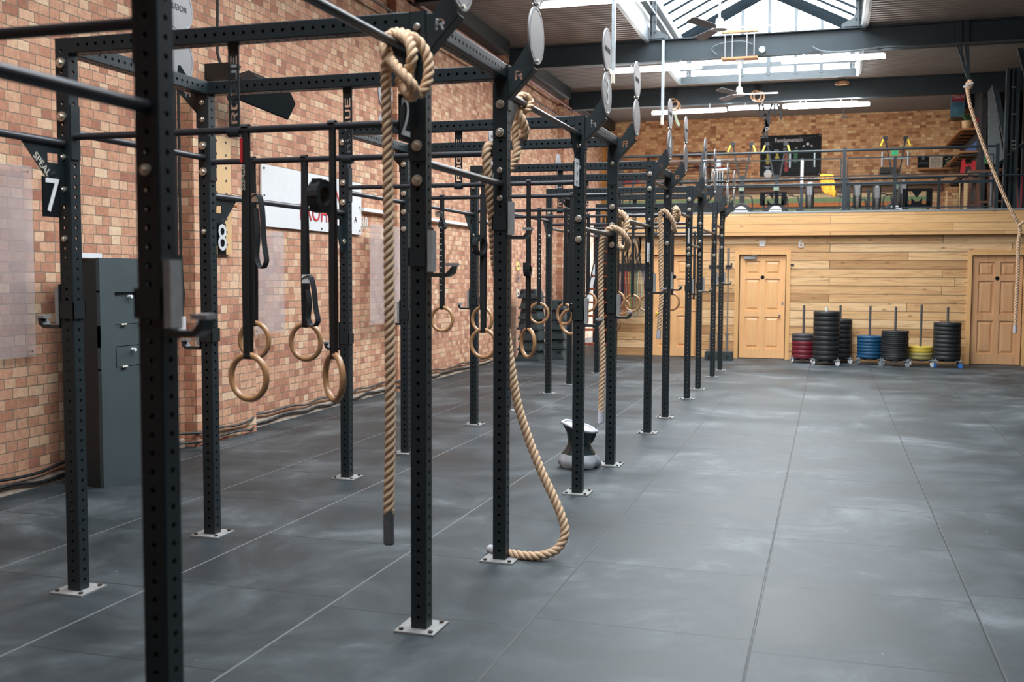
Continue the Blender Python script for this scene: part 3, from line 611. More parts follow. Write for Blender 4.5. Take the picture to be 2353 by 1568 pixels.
DISC = disc_mesh()
for k in range(1, 11):
    child('target_arm', ARM[1], rig, (XR_+HW+2.64, YK[k]-9, ZT))
    for n_, z in enumerate((2.868, 3.170)):
        xd = XR_+HW+.150; d = child('target_disc', DISC, rig, (xd+2.64, YK[k]-9, z))
        if n_:
            mb = MB(); text(mb,'ROGUE',.05,(xd+.006,YK[k],z),(0,1,0),(0,0,1)); mb.build('disc_lettering', M_black, rig)
        elif k in (3,5,7,9):
            mb = MB(); text(mb,str(k if k==3 else (k+1)//2+1),.26,(xd+.006,YK[k],z),(0,1,0),(0,0,1)); mb.build('disc_number', M_white, rig)
        mb = MB(); mb.cyl((xd-.02,YK[k],z-.135),(xd+.016,YK[k],z-.135),.010,8); mb.build('disc_bolt', M_bolt, rig)
for k in (2, 4, 6, 8):
    child('target_arm', ARM[-1], rig, (XL_-HW+2.64, YK[k]-9, ZT))
    for n_, z in enumerate((2.868, 3.170)):
        xd = XL_-HW-.150; child('target_disc', DISC, rig, (xd+2.64, YK[k]-9, z))
        if n_:
            mb = MB(); text(mb,'ROGUE',.05,(xd+.006,YK[k],z),(0,-1,0),(0,0,1)); mb.build('disc_lettering', M_black, rig)
# raised sleeve sections on the inner posts of the wide bays, as bolted splice plates
for row, k, z0, z1 in (('R',1,2.08,2.62),('R',2,2.33,2.62),('L',2,2.45,2.62),('R',4,2.33,2.62),('R',6,2.33,2.62)):
    x = XR_ if row=='R' else XL_
    mb = MB(); mb.box((x-HW-.004,YK[k]-HW-.005,z0),(x+HW+.004,YK[k]-HW-.0008,z1)); mb.build('splice_plate', M_steel, rig)

# ------------------------------------------------------------------ J-cups
def jcup(row, k, z, label):
    x = XR_ if row=='R' else XL_; s = 1 if row=='R' else -1; y = YK[k]
    t = thing('j_cup', label, 'barbell hook', (x,y,z), 'barbell hooks on the rig')
    mb = MB(); e = HW+.006
    mb.box((x-e,y-e,z+.03),(x+e,y-HW-.001,z+.11)); mb.box((x-e,y+HW+.001,z+.03),(x+e,y+e,z+.11)); mb.box((x-s*e,y-e,z+.03),(x-s*(HW+.001),y+e,z+.11)); mb.box((x+s*e,y-e,z+.0),(x+s*(HW+.001),y+e,z+.20)); mb.build('collar', M_steel, t)
    mb = MB(); a = x+s*(HW+.008)
    mb.prism([(0,0),(.088,.0),(.112,.028),(.124,.030),(.118,.0),(.092,-.018),(0,-.018)], .05, (a,y-.02,z), (s,0,0), (0,0,1)) if s > 0 else mb.prism([(0,0),(0,-.018),(-.092,-.018),(-.118,.0),(-.124,.030),(-.112,.028),(-.088,.0)], .05, (a,y-.02,z), (1,0,0), (0,0,1))
    mb.build('hook', M_hook, t)
    mb = MB(); mb.box((a,y-.040,z+.005),(a+s*.022,y+.012,z+.185)); tag(mb.build('back_pad', M_pad, t), 'worn grey plastic back pad')
    mb = MB(); mb.box((a+s*.085,y-.045,z+.030),(a+s*.132,y+.005,z+.044)); mb.build('lip_pad', M_pad, t)
for row, k, z, lab in (('R',0,1.44,'blurred steel barbell hook on the nearest upright, at left'),('R',1,1.595,'barbell hook on the upright beside the knotted rope'),('R',2,1.80,'barbell hook high on the upright holding the slack rope'),
   ('R',3,1.235,'low barbell hook on the upright in front of the chalk bag'),('R',4,1.245,'low barbell hook on the upright right of the third rope'),('R',5,1.42,'barbell hook on the upright beside the half hidden rear door'),
   ('R',6,1.435,'barbell hook on the upright right of the fourth rope'),('R',7,1.355,'barbell hook on the fourth upright counted from the far right end of the rig'),('R',8,1.37,'barbell hook on the third upright counted from the far right end of the rig'),
   ('R',9,1.44,'barbell hook on the last but one upright at the right end of the rig'),('R',10,1.45,'barbell hook on the very last upright at the right end'),
   ('L',1,1.335,'barbell hook pointing left below the number 7 sign'),('L',2,1.15,'barbell hook pointing left on the upright by the brick pier'),('L',3,1.02,'collar and hook on the upright right of the hanging coiled strap'),
   ('L',4,1.16,'barbell hook on the rear row upright just left of the knotted rope upright'),('L',5,1.24,'barbell hook pointing left behind the middle rings')): jcup(row,k,z,lab)

# ------------------------------------------------------------------ hung number signs
def numsign(x, y, z, txt, label, mat=M_glossb, w=.12, h=.19):
    t = thing('number_sign', label, 'number sign', (x,y,z), 'number signs hung on the rig')
    mb = MB(); mb.box((x-.003,y-w/2,z-h),(x+.003,y+w/2,z)); mb.build('plate', mat, t)
    mb = MB(); text(mb, txt, h*1.22, (x+.005,y,z-h/2), (0,1,0), (0,0,1), .9); mb.build('numeral', M_white, t)
    mb = MB(); mb.torus((x,y+.02,z+.008),.016,.002,(1,0,0),14,5); mb.build('ring_hanger', M_black, t)
numsign(XL_+.012,4.125,2.045,'7','white 7 on a dark plate hanging below the left gusset')
numsign(XL_+.012,5.575,1.895,'8','white 8 on a dark plate hanging beside the peg board', w=.085)
numsign(XR_+.012,4.055,2.33,'2','white 2 on a dark plate hanging below the big rope knot')
numsign(XR_+.012,7.15,2.40,'3','number plate seen edge-on, on the upright in front of the chalk bag', M_white)
numsign(XR_+.012,10.19,1.907,'4','number plate seen edge-on near the third rope knot', M_white)
numsign(XR_+.012,13.23,2.18,'5','small number plate seen edge-on near the fourth rope knot', M_white)

# ------------------------------------------------------------------ gymnastic rings
def band(mb, pts, w, t=.004, side=(1,0,0)):     # flat webbing along a path
    pts = [Vector(p) for p in pts]; vs = []; side = Vector(side)
    for i, p in enumerate(pts):
        d = (pts[min(i+1,len(pts)-1)]-pts[max(i-1,0)]).normalized(); u = (side-d*side.dot(d)).normalized(); n = d.cross(u)
        for a, b in ((-1,-1),(1,-1),(1,1),(-1,1)): vs.append(p+u*(a*w/2)+n*(b*t/2))
    fs = []
    for i in range(len(pts)-1):
        for k in range(4): fs.append((i*4+k, i*4+(k+1)%4, i*4+4+(k+1)%4, i*4+4+k))
    fs += [(3,2,1,0), tuple(len(vs)-4+k for k in range(4))]; mb.add(vs, fs)
def ring(x, y, zc, yaw, label, extra=None, w=.036):
    t = thing('gymnastic_ring', label, 'gymnastic ring', (x,y,2.27), 'wooden gymnastic rings on straps')
    ax = Vector((sin(yaw),cos(yaw),0)); side = Vector((cos(yaw),-sin(yaw),0)); zr = zc+.103
    mb = MB(); mb.torus((x,y,zc),.103,.0145,ax,48,12); mb.build('wooden_ring', M_wood_ring, t, smooth=True)
    mb = MB(); X1 = Vector((1,0,0))
    loop = [(x,y-.008,zr+.03)]+[(x,y-.019*sin(a)-.0,zr-.019*cos(a)) for a in (1.2,.6,0,-.6,-1.2)]+[(x,y+.008,zr+.03)]
    for sgn in (-1,1):
        n = 14; pts = []
        for i in range(n+1):
            u = i/n; z = zr-.018+(2.268-zr+.018)*u; off = sgn*(.010+.004*sin(u*5)); s = side.lerp(X1, min(1,u*1.6)); pts.append((x,y+off*1.5,z))
        band(mb, pts, w, .003, side.lerp(X1,.4))
    band(mb, [(x,y-.02,2.262),(x,y-.012,2.272),(x,y,2.276),(x,y+.012,2.272),(x,y+.02,2.262)], w, .003, X1)
    band(mb, [(x,y-.018,zr),(x,y-.012,zr-.012),(x,y,zr-.0185),(x,y+.012,zr-.012),(x,y+.018,zr)], w, .003, side)
    mb.build('strap', M_strap, t)
    if extra: extra(t)
    return t
def coil(x, y, z, r, wd, tail=True, turns=3, ax=(.8,-.6,0)):
    def f(t):
        mb = MB(); a = Vector(ax).normalized(); u, v = ortho(a); pts = []
        for i in range(turns*20): an = i*2*pi/20; rr = r*(1-.09*i/20); pts.append(Vector((x,y,z))+(u*cos(an)+v*sin(an)*1.25)*rr)
        band(mb, pts, wd, .005, a); mb.build('rolled_strap_tail', M_strap, t)
        mb = MB(); mb.cbox((x,y-.03,z+r*.9),(.045,.02,.05)); mb.build('buckle', M_steel, t)
    return f
def loopy(x, y, z, h, wd=.03, sgn=1, buckle=M_bolt):
    def f(t):
        mb = MB(); pts = spline([(x,y-.03,z),(x+sgn*.05,y-.04,z+.03),(x+sgn*.075,y-.04,z-.05),(x+sgn*.085,y-.04,z-h*.6),(x+sgn*.10,y-.04,z-h*.9),(x+sgn*.07,y-.045,z-h),(x+sgn*.04,y-.045,z-h*.85),(x+sgn*.045,y-.04,z-h*.5),(x+sgn*.03,y-.035,z-.05)],.02)
        band(mb, pts, wd*1.1, .005, (.5,.86,0)); mb.build('strap_tail', M_strap, t)
        mb = MB(); mb.cbox((x+sgn*.02,y-.035,z+.01),(.04,.02,.05)); mb.build('buckle', buckle, t)
    return f
def ticks(x, y, z0, z1, dx=0):
    def f(t):
        mb = MB(); z = z0
        while z > z1: mb.cbox((x+dx,y-.024,z),(.014,.001,.008)); z -= .05
        mb.build('scale_mark', M_cream, t)
    return f
def both(*fs):
    def f(t):
        for g in fs: g(t)
    return f
def redtag(t):
    mb = MB(); mb.box((-2.600,4.236,2.10),(-2.588,4.240,2.21)); tag(mb.build('woven_label', M_red, t), 'red woven label')
    mb = MB(); text(mb,'FITNESS',.034,(-2.590,4.236,2.03),(0,0,-1),(1,0,0),ext=.0005); mb.build('label_lettering', M_cream, t)
ring(-2.585,4.264,1.106,.15,'nearest wooden ring on the left, with a red tag on its strap', redtag)
ring(-2.145,4.264,1.119,.72,'near wooden ring under the big coiled strap roll', coil(-2.190,4.23,1.935,.060,.058,turns=5,ax=(.975,-.22,0)))
ring(-3.262,5.448,1.194,.1,'wooden ring half hidden behind the nearest ring', loopy(-3.235,5.42,2.02,.40,sgn=1))
ring(-2.921,5.448,1.192,.12,'wooden ring beside the white buckle and looped strap, left of the coiled roll', loopy(-2.905,5.42,1.55,.26,sgn=1,buckle=M_white))
ring(-3.225,8.486,1.198,.12,'wooden ring with white marks up its strap, hanging right of the second near upright', both(loopy(-3.26,8.46,2.1,.12,.025,1),ticks(-3.225,8.486,2.0,1.4)))
ring(-2.447,7.302,1.076,.15,'lower of two wooden rings half hidden by the slack rope upright', coil(-2.46,7.25,1.80,.06,.05,ax=(.9,-.4,0)))
ring(-2.856,8.486,1.200,.3,'upper wooden ring half hidden left of the slack rope upright')
ring(-2.103,7.302,1.088,.80,'wooden ring turned sideways in front of the black boxes', coil(-2.10,7.27,1.62,.035,.045,ax=(1,0,0)))
ring(-2.862,10.34,1.192,.1,'small wooden ring hanging in front of the tall black boxes', ticks(-2.862,10.34,2.0,1.5,.01))
ring(-2.585,10.34,1.185,.5,'wooden ring behind its twin, left of the third rope', None)
ring(-2.065,8.486,1.195,.25,'wooden ring with marked strap beside its twin, half behind the chalk bag upright', both(ticks(-2.04,8.486,2.0,1.4),ticks(-2.06,8.486,1.35,1.32)))
ring(-2.615,11.524,1.282,.2,'wooden ring in front of the staircase')
ring(-2.29,11.524,1.07,.9,'wooden ring peeping out left of the third rope, low down')
pk = P(1419,690,13.378); ring(pk.x,13.378,pk.z,.4,'wooden ring just right of the upright behind the third rope')
pk = P(1430,705,14.562); ring(pk.x,14.562,pk.z,.15,'farther of two overlapping rings in front of the stretch bands')
pk = P(1453,697,13.378); ring(pk.x,13.378,pk.z,.1,'nearer of two overlapping rings in front of the stretch bands', loopy(pk.x+.01,13.35,2.02,.25,.02))
pk = P(1484,698,14.562); ring(pk.x,14.562,pk.z,.3,'wooden ring mostly hidden by the upright left of the fourth rope')
pk = P(1545,690,11.3); ring(-1.93,13.378,1.25,.3,'wooden ring half hidden right of the fourth rope')
pk = P(1594,700,16.416); ring(pk.x,16.416,pk.z,.3,'wooden ring between the last four uprights, only its lower curve showing')

# ------------------------------------------------------------------ climbing ropes
def rope(path, label, R=.0250, pitch=.104, end=.07, endmat=M_tape, tape_mid=None, last=.0):
    pts = spline(path, .009); base = max(pts, key=lambda p: p.z)
    t = thing('climbing_rope', label, 'climbing rope', tuple(base), 'thick climbing ropes')
    d = (pts[1]-pts[0]).normalized(); u = ortho(d)[0]; fr = []; L = 0
    for i, p in enumerate(pts):
        d = (pts[min(i+1,len(pts)-1)]-pts[max(i-1,0)]).normalized(); u = (u-d*u.dot(d)).normalized()
        if i: L += (p-pts[i-1]).length
        fr.append((p,d,u,d.cross(u),L))
    k0 = next(i for i,f in enumerate(fr) if f[4] > end)
    mb = MB()
    for s in range(3):
        sp = [p+(u*cos(s*2*pi/3+2*pi*l/pitch)+w*sin(s*2*pi/3+2*pi*l/pitch))*R*.57 for p,d,u,w,l in fr[max(0,k0-2):]]
        mb.tube(sp, R*.50, 8)
    mb.build('twisted_strands', M_rope, t, smooth=True)
    mb = MB(); mb.tube([f[0] for f in fr[:k0+1]], [R*.88]+[R*1.02]*(k0-1)+[R*1.05], 12); tag(mb.build('taped_end', endmat, t, smooth=True), 'silver taped end' if endmat is M_tape else 'dark taped end')
    if last:
        j = next(i for i,f in enumerate(fr) if f[4] > L-last); mb = MB(); mb.tube([f[0] for f in fr[j:]], R*1.05, 12); tag(mb.build('taped_end', M_darktape, t, smooth=True), 'black taped end')
    if tape_mid:
        j = next(i for i,f in enumerate(fr) if f[4] > tape_mid); mb = MB(); mb.tube([f[0] for f in fr[j:j+4]], R*1.08, 12); mb.build('tape_band', M_tape, t, smooth=True)
    return t
kn = lambda *a: [tuple(P(px,py,y)) for px,py,y in a]
rope(kn((894,1252,3.98),(893,1180,3.98),(897,950,3.98),(894,600,3.98),(891,350,3.98),(888,230,3.975),(887,165,3.96),(889,130,3.94),(884,106,3.96),(894,82,4.0),(915,79,4.0),(934,88,3.96),(946,112,3.93),(946,140,3.92),(938,168,3.96),(944,196,4.0),(962,216,4.03),(979,196,4.05),(985,160,4.06),(980,125,4.06),(964,98,4.05),(940,82,4.03),(908,76,4.06),(888,92,4.10),(884,118,4.04),(900,142,3.93),(918,162,3.90),(938,184,3.89),(952,206,3.91),(946,222,3.97),(930,208,4.06),(918,184,4.10)),
     'natural rope tied in a big knot beside the second near upright, hanging straight down', R=.0225, pitch=.098, end=.14, endmat=M_darktape)
rope([(-1.826,5.559,.024),(-1.773,5.526,.024),(-1.687,5.50,.024),(-1.592,5.48,.024),(-1.507,5.487,.028),(-1.425,5.53,.055),(-1.385,5.56,.125),(-1.394,5.58,.20),(-1.45,5.6,.321),(-1.536,5.63,.472),(-1.622,5.66,.65),(-1.694,5.68,.845),(-1.738,5.70,1.042),(-1.771,5.72,1.216),(-1.80,5.70,1.443),(-1.815,5.62,1.666),(-1.80,5.53,1.857),(-1.79,5.44,2.066),(-1.795,5.405,2.192),(-1.796,5.405,2.258),(-1.794,5.445,2.292),(-1.80,5.52,2.28),(-1.81,5.66,2.215),(-1.786,5.73,2.18),(-1.757,5.77,2.224),(-1.742,5.80,2.295)]
     + kn((1186,320,5.84),(1184,285,5.84),(1192,262,5.86),(1212,250,5.89),(1218,235,5.93),(1207,222,5.90),(1192,226,5.84),(1188,252,5.80),(1200,275,5.80),(1207,300,5.83),(1200,325,5.86)),
     'pale rope looped down to the floor in a long slack curve behind an upright', end=.05, tape_mid=2.02, last=.03)
rope(kn((1380,973,8.42),(1382,900,8.42),(1385,820,8.42),(1381,720,8.42),(1380,640,8.42),(1381,590,8.42),(1384,552,8.40),(1394,532,8.385),(1408,524,8.38),(1424,530,8.40),(1436,543,8.42),(1443,558,8.48),(1438,571,8.55),(1426,569,8.6),(1421,556,8.64),(1428,540,8.66),(1438,525,8.68),(1441,508,8.7),(1434,494,8.72),(1422,488,8.75),(1416,499,8.8),(1424,515,8.84),(1434,526,8.8),(1440,512,8.76),(1430,496,8.82),(1420,503,8.88),(1426,526,8.86),(1440,542,8.82)),
     'natural rope hanging straight down between the chalk bag upright and the next one', end=.10, last=.03)
rope(kn((1513,779,11.45),(1516,730,11.45),(1520,680,11.45),(1518,600,11.45),(1519,540,11.45),(1517,502,11.46),(1519,488,11.45),(1529,485,11.44),(1539,497,11.44),(1547,513,11.48),(1551,532,11.56),(1547,522,11.68),(1545,502,11.75),(1551,484,11.78),(1559,486,11.84),(1558,500,11.9),(1549,493,11.94),(1552,477,11.9),(1560,492,11.84),(1554,503,11.9),(1558,506,11.95)),
     'natural rope ending at mid height in front of the half hidden rear door', end=.09, last=.03)
rope(kn((2332,766,18.0),(2335,700,18.0),(2338,640,18.0),(2340,560,18.0),(2344,528,17.98),(2336,508,17.98),(2315,466,17.98),(2290,410,17.98),(2262,340,17.98),(2241,280,17.98),(2229,240,17.98),(2224,212,18.0),(2222,196,18.03),(2229,186,18.0),(2232,196,17.96),(2224,206,17.95)),
     'long rope slung slantwise from the nearer girder down past the right door', R=.028, pitch=.13, end=.13)
t = thing('rope_sling', 'dark webbing slings around the girder holding the slanting rope', 'strap', (2.07,18.1,5.25))
mb = MB(); a = P(2226,183,18.02)
for dx in (-.09,-.05,.02,.06): mb.bar(P(2215,50,18.08)+Vector((dx,0,0)), P(2215,100,18.08)+Vector((dx,0,-.02)), .03, .008, (0,1,0)); mb.bar(P(2215,100,18.08)+Vector((dx,0,-.02)), a+Vector((dx*.15,.0,0)), .03, .008, (0,1,0))
mb.build('webbing', M_girder, t)
mb = MB(); mb.bar(P(2214,200,17.93), P(2236,190,17.93), .03, .03); mb.build('white_tie', M_white, t)
mb = MB(); mb.tube(spline(kn((2340,520,17.95),(2350,512,17.97),(2362,505,18.0),(2420,470,18.1)),.05),.022,8); tag(mb.build('tie_back_rope', M_rope, smooth=True), 'short tie rope pulling the slanting rope towards the right wall', 'rope')

# ------------------------------------------------------------------ chalk bag
t = thing('chalk_bag', 'crumpled black chalk bag dusted white, standing behind an upright', 'chalk bag', (-1.95,8.32,0))
mb = MB(); n = 40; prof = [(.150,.0),(.165,.03),(.163,.07),(.14,.11),(.105,.155),(.09,.19),(.10,.235),(.12,.29),(.135,.335)]
def bagring(i, dz):
    r, z = prof[i]; return [(-1.95+r*(1+.07*sin(k*5*2*pi/n+i)+.05*sin(k*11*2*pi/n))*cos(2*pi*k/n), 8.32+r*(1+.06*sin(k*7*2*pi/n+i))*sin(2*pi*k/n), z+dz*(cos(2*pi*k/n)*-.03) + .004) for k in range(n)]
vs = []; 
for i in range(len(prof)): vs += bagring(i, 1.3 if i > 5 else .0)
fs = [(i*n+k,i*n+(k+1)%n,(i+1)*n+(k+1)%n,(i+1)*n+k) for i in range(3) for k in range(n)]+[tuple(range(n-1,-1,-1))]
mb.add(vs[:4*n], fs); tag(mb.build('chalky_base', plain('chalky_nylon',(.42,.43,.46),.7,0,.7,9), t, smooth=True), 'grey chalk covered lower folds')
mb = MB(); mb.add(vs[3*n:], [(i*n+k,i*n+(k+1)%n,(i+1)*n+(k+1)%n,(i+1)*n+k) for i in range(len(prof)-4) for k in range(n)]); mb.build('bag_body', plain('shiny_black_nylon',(.02,.03,.032),.3,0,.5,30), t, smooth=True)
mb = MB(); top = bagring(len(prof)-1, 1.3); mb.tube(top, .012, 8, True); mb.build('rim', plain('chalk_dusted_rim',(.55,.55,.62),.6), t, smooth=True)
mb = MB(); c = Vector((-1.95,8.32,.30)); mb.add(top+[tuple(c)], [(k,(k+1)%n,n) for k in range(n)]); mb.build('inner_lining', M_white, t, smooth=True)

# ------------------------------------------------------------------ left wall furniture
t = thing('locker_cabinet', 'tall charcoal cabinet with drop-down flap doors against the left brick wall', 'cabinet', (-5.35,6.9,0))
X0 = -5.10
mb = MB(); mb.box((-5.42,6.39,.0),(X0-.03,7.22,1.695)); tag(mb.build('carcass', M_black, t), 'black side of the cabinet')
mb = MB(); mb.box((X0-.03,6.39,.0),(X0,7.22,.88)); mb.box((X0-.03,6.39,1.04),(X0-.001,7.22,1.20)); mb.box((X0-.03,6.39,1.445),(X0,7.22,1.70)); mb.box((X0-.03,6.39,.87),(X0-.0005,6.555,1.46)); mb.build('front_panel', M_charcoal, t)
for z0, z1, dx in ((1.205,1.44,-.022),(.885,1.035,.003)):
    mb = MB(); mb.box((X0-.03,6.56,z0),(X0+dx,7.21,z1)); fl = mb.build('flap_door', M_charcoal, t)
    mb = MB(); mb.cyl((X0+dx,6.74,z1-.03),(X0+dx+.035,6.74,z1-.03),.014,14); mb.build('knob', M_white, fl, smooth=True)
    for yy in (6.64,6.86):
        mb = MB(); mb.cyl((X0+.010,yy-.03,z0-.003),(X0+.010,yy+.03,z0-.003),.009,8); mb.build('hinge', M_bolt, fl)
mb = MB(); mb.box((-5.34,6.33,1.70),(-5.2,6.55,1.735)); tag(mb.build('paper_stack', M_white), 'flat white box lying on top of the charcoal cabinet', 'box')
# peg board
t = thing('peg_board', 'pale drilled plywood peg board fixed on the left brick wall', 'peg board', (wx(8.6)+.14,8.6,1.77))
xb = wx(8.6)+.135; mb = MB(); mb.box((xb,8.42,1.77),(xb+.03,8.74,2.86)); mb.build('board', plain('pale_plywood',(.66,.42,.20),.5,0,.12,5), t)
mb = MB()
for i in range(9):
    for yy in (8.50,8.66): mb.cyl((xb+.02,yy,1.86+i*.12),(xb+.0315,yy,1.86+i*.12),.013,10)
mb.build('peg_hole', M_brown, t)
mb = MB(); mb.cyl((xb+.03,8.62,2.22),(xb+.16,8.64,2.22),.014,10); mb.build('peg', M_oak, t, smooth=True)
# white sign with red letters
def sx_(y): return wx(y)+.02
t = thing('wall_sign', 'large white metal wall sign with red capital letters on the left brick wall', 'sign', (wx(10.8)+.02,10.8,2.1))
mb = MB(); mb.add([(wx(9.55)+.03,9.55,2.08),(wx(12)+.03,12.0,2.08),(wx(12)+.03,12.0,2.72),(wx(9.55)+.03,9.55,2.72),(wx(9.55)+.01,9.55,2.08),(wx(12)+.01,12.0,2.08),(wx(12)+.01,12.0,2.72),(wx(9.55)+.01,9.55,2.72)],[(0,1,2,3),(7,6,5,4),(3,2,6,7),(0,4,5,1),(0,3,7,4),(1,5,6,2)]); mb.build('sign_plate', M_white, t)
mb = MB(); text(mb,'N',.34,(wx(11.30)+.034,11.32,2.50),(-.012,1,0),(0,0,1)); mb.build('sign_letter', M_red, t)
mb = MB(); text(mb,'PROHI',.26,(wx(10.5)+.034,10.74,2.27),(-.012,1,0),(0,0,1))
mb.build('sign_lettering', M_red, t)
mb = MB(); text(mb,'A',.10,(wx(11.8)+.034,11.82,2.26),(-.012,1,0),(0,0,1)); mb.build('small_lettering', M_black, t)
mb = MB()
for yy, zz in ((9.6,2.68),(9.6,2.4),(9.6,2.13),(11.95,2.68),(11.95,2.42),(11.95,2.13),(10.9,2.11)): mb.cyl((wx(yy)+.03,yy,zz),(wx(yy)+.037,yy,zz),.012,8)
mb.build('screw', M_brown, t)
mb = MB(); mb.bar((wx(12)+.05,12.0,2.40),(wx(16.4)+.05,16.4,2.40),.035,.045,(0,0,1)); tag(mb.build('white_rail', M_white), 'long thin white rail fixed along the left brick wall beyond the red lettered sign', 'rail')
t = thing('number_ten_sign', 'white number 10 fixed on the left wall under the white rail', 'number sign', (wx(12.07)+.03,12.07,2.15))
mb = MB(); text(mb,'10',.22,(wx(12.07)+.03,12.1,2.225),(0,1,0),(0,0,1),.75,ext=.004); mb.build('numeral', M_white, t)
for y0,y1,z0,z1,lab in ((5.0,6.25,.98,2.36,'hazy clear acrylic board on the brick at the far left edge'),(9.15,9.75,.98,2.02,'hazy clear acrylic board behind the looped black strap'),(11.95,13.0,.95,2.22,'hazy clear acrylic board under the number 10')):
    t = thing('acrylic_board', lab, 'acrylic panel', (wx(y0)+.05,(y0+y1)/2,z0), 'clear acrylic boards on the left wall')
    mb = MB(); q = .16 if 8.2<y0<9.2 else (.16 if y1 > 12.95 else .03)
    mb.box((wx(y0)+q,y0,z0),(wx(y0)+q+.006,y1,z1)); mb.build('panel', M_acr, t)
    mb = MB()
    for a in (y0+.04,y1-.04):
        for c_ in (z0+.04,z1-.04): mb.cyl((wx(y0)-.01,a,c_),(wx(y0)+q+.01,a,c_),.008,8)
    mb.build('standoff', M_bolt, t)
# loudspeaker on its bracket
sp_ = thing('loudspeaker', 'black wedge-shaped loudspeaker on a bracket high on the left wall', 'loudspeaker', (wx(8.8)+.13,8.8,3.3))
Msp = Matrix.Translation((-5.14,8.80,3.27)) @ Matrix.Rotation(radians(-32),4,'Z') @ Matrix.Rotation(radians(28),4,'Y') @ Matrix.Rotation(radians(-14),4,'X')
mb = MB(); mb.prism([(-.27,-.11),(.27,-.11),(.27,.06),(.17,.14),(-.17,.14),(-.27,.06)], .26, (0,0,0), (0,1,0), (0,0,1), Msp); mb.build('cabinet', M_black, sp_)
mb = MB(); mb.box((.131,-.24,-.095),(.136,.24,.05),Msp); mb.build('grille', plain('dark_grille',(.012,.017,.02),.5), sp_)
mb = MB(); mb.lathe([(0,0),(.11,0),(.11,.012),(0,.012)],(0,0,0),28,'x',Matrix.Translation((-5.30,8.52,3.25))); mb.box((wx(8.3)+.12,8.38,3.36),(-5.22,8.50,3.50)); mb.bar((wx(8.5)+.12,8.52,3.30),(-5.2,8.7,3.28),.03,.03); mb.bar((-5.28,8.50,3.37),(-5.24,8.56,3.50),.02,.02); mb.build('wall_bracket', M_black, sp_)
mb = MB(); mb.tube(spline([(-5.40,8.46,5.6),(-5.40,8.46,4.2),(-5.41,8.46,3.60),(-5.36,8.48,3.48)],.2),.014,6); tag(mb.build('speaker_cable', M_black, smooth=True), 'thin black cable running down the brick pier to the loudspeaker', 'cable')
t = thing('wall_conduit_run', 'pair of dark vertical conduits with a white box beside the brick pier', 'conduit', (wx(8)+.02,7.95,1.0))
mb = MB(); mb.tube(spline([(wx(8)+.03,8.11,5.5),(wx(8)+.03,8.11,3.0),(wx(8)+.03,8.11,1.75),(wx(8)+.03,8.14,1.4),(wx(8)+.03,8.11,1.2)],.2),.012,6); mb.tube(spline([(wx(8)+.03,8.05,5.5),(wx(8)+.03,8.05,1.78),(wx(8)+.03,8.0,1.70)],.2),.012,6); mb.build('conduit', M_black, t, smooth=True)
mb = MB(); mb.box((wx(8)+.0,8.04,1.05),(wx(8)+.045,8.15,1.20)); mb.build('socket_box', M_white, t)
def lowcable(seedy, y0, y1, zoff, label):
    random.seed(seedy); pts = []; y = y0
    while y < y1:
        prox = min(abs(y-c) for c in (3.95,8.7,13.45,18.2)); off = .16 if prox < .55 else .035
        pts.append((wx(y)+off,y,zoff+random.uniform(-.018,.02))); y += .28
    mb = MB(); mb.tube(spline(pts,.06),.012,6); tag(mb.build('floor_cable', M_black, smooth=True), label, 'cable')
lowcable(3, 4.6, 18.3, .13, 'upper black cable sagging along the foot of the left brick wall')
lowcable(5, 4.6, 18.3, .055, 'lower black cable sagging along the foot of the left brick wall')
mb = MB(); 
for a, bq in ((4.5,8.15),(9.25,12.9),(14,17.6)): mb.add([(wx(a)-.01,a,0),(wx(bq)-.01,bq,0),(wx(bq)+.02,bq,0),(wx(a)+.02,a,0),(wx(a)-.01,a,.09),(wx(bq)-.01,bq,.09),(wx(bq)+.012,bq,.07),(wx(a)+.012,a,.07)],[(0,3,2,1),(4,5,6,7),(3,7,6,2),(0,4,7,3),(1,2,6,5)])
struct(mb.build('baseboard_left', plain('grubby_plinth',(.42,.33,.26),.8,0,.5,12)))

mb = MB(); mb.tube([(wx(23)+.08,23.6,.0),(wx(23)+.08,23.6,2.2),(wx(23)+.08,23.65,2.28),(wx(23)+.08,24.4,2.30)],.02,6); tag(mb.build('wall_pipe', M_black, smooth=True), 'thin black pipe rising up the left brick wall behind the black boxes', 'pipe')
# stacked black moulded boxes and the rolls on the wall
def foam_box(x, y, z, w, d, h, label):
    t = thing('plyo_box', label, 'foam box', (x,y,z), 'stacked black moulded boxes')
    mb = MB(); b_ = .035
    mb.add([(x-w/2,y-d/2,z),(x+w/2,y-d/2,z),(x+w/2,y+d/2,z),(x-w/2,y+d/2,z),(x-w/2+b_,y-d/2+b_,z+h),(x+w/2-b_,y-d/2+b_,z+h),(x+w/2-b_,y+d/2-b_,z+h),(x-w/2+b_,y+d/2-b_,z+h)],[(0,3,2,1),(4,5,6,7),(0,1,5,4),(1,2,6,5),(2,3,7,6),(3,0,4,7)])
    mb.box((x-w/2-.012,y-d/2-.012,z),(x+w/2+.012,y+d/2+.012,z+.04)); mb.build('box_body', M_box, t)
    mb = MB(); 
    for sx in (-1,1): mb.cbox((x+sx*w*.28,y-d/2-.0+.010,z+h*.82),(w*.18,.03,.035))
    mb.build('hand_slot', M_black, t)
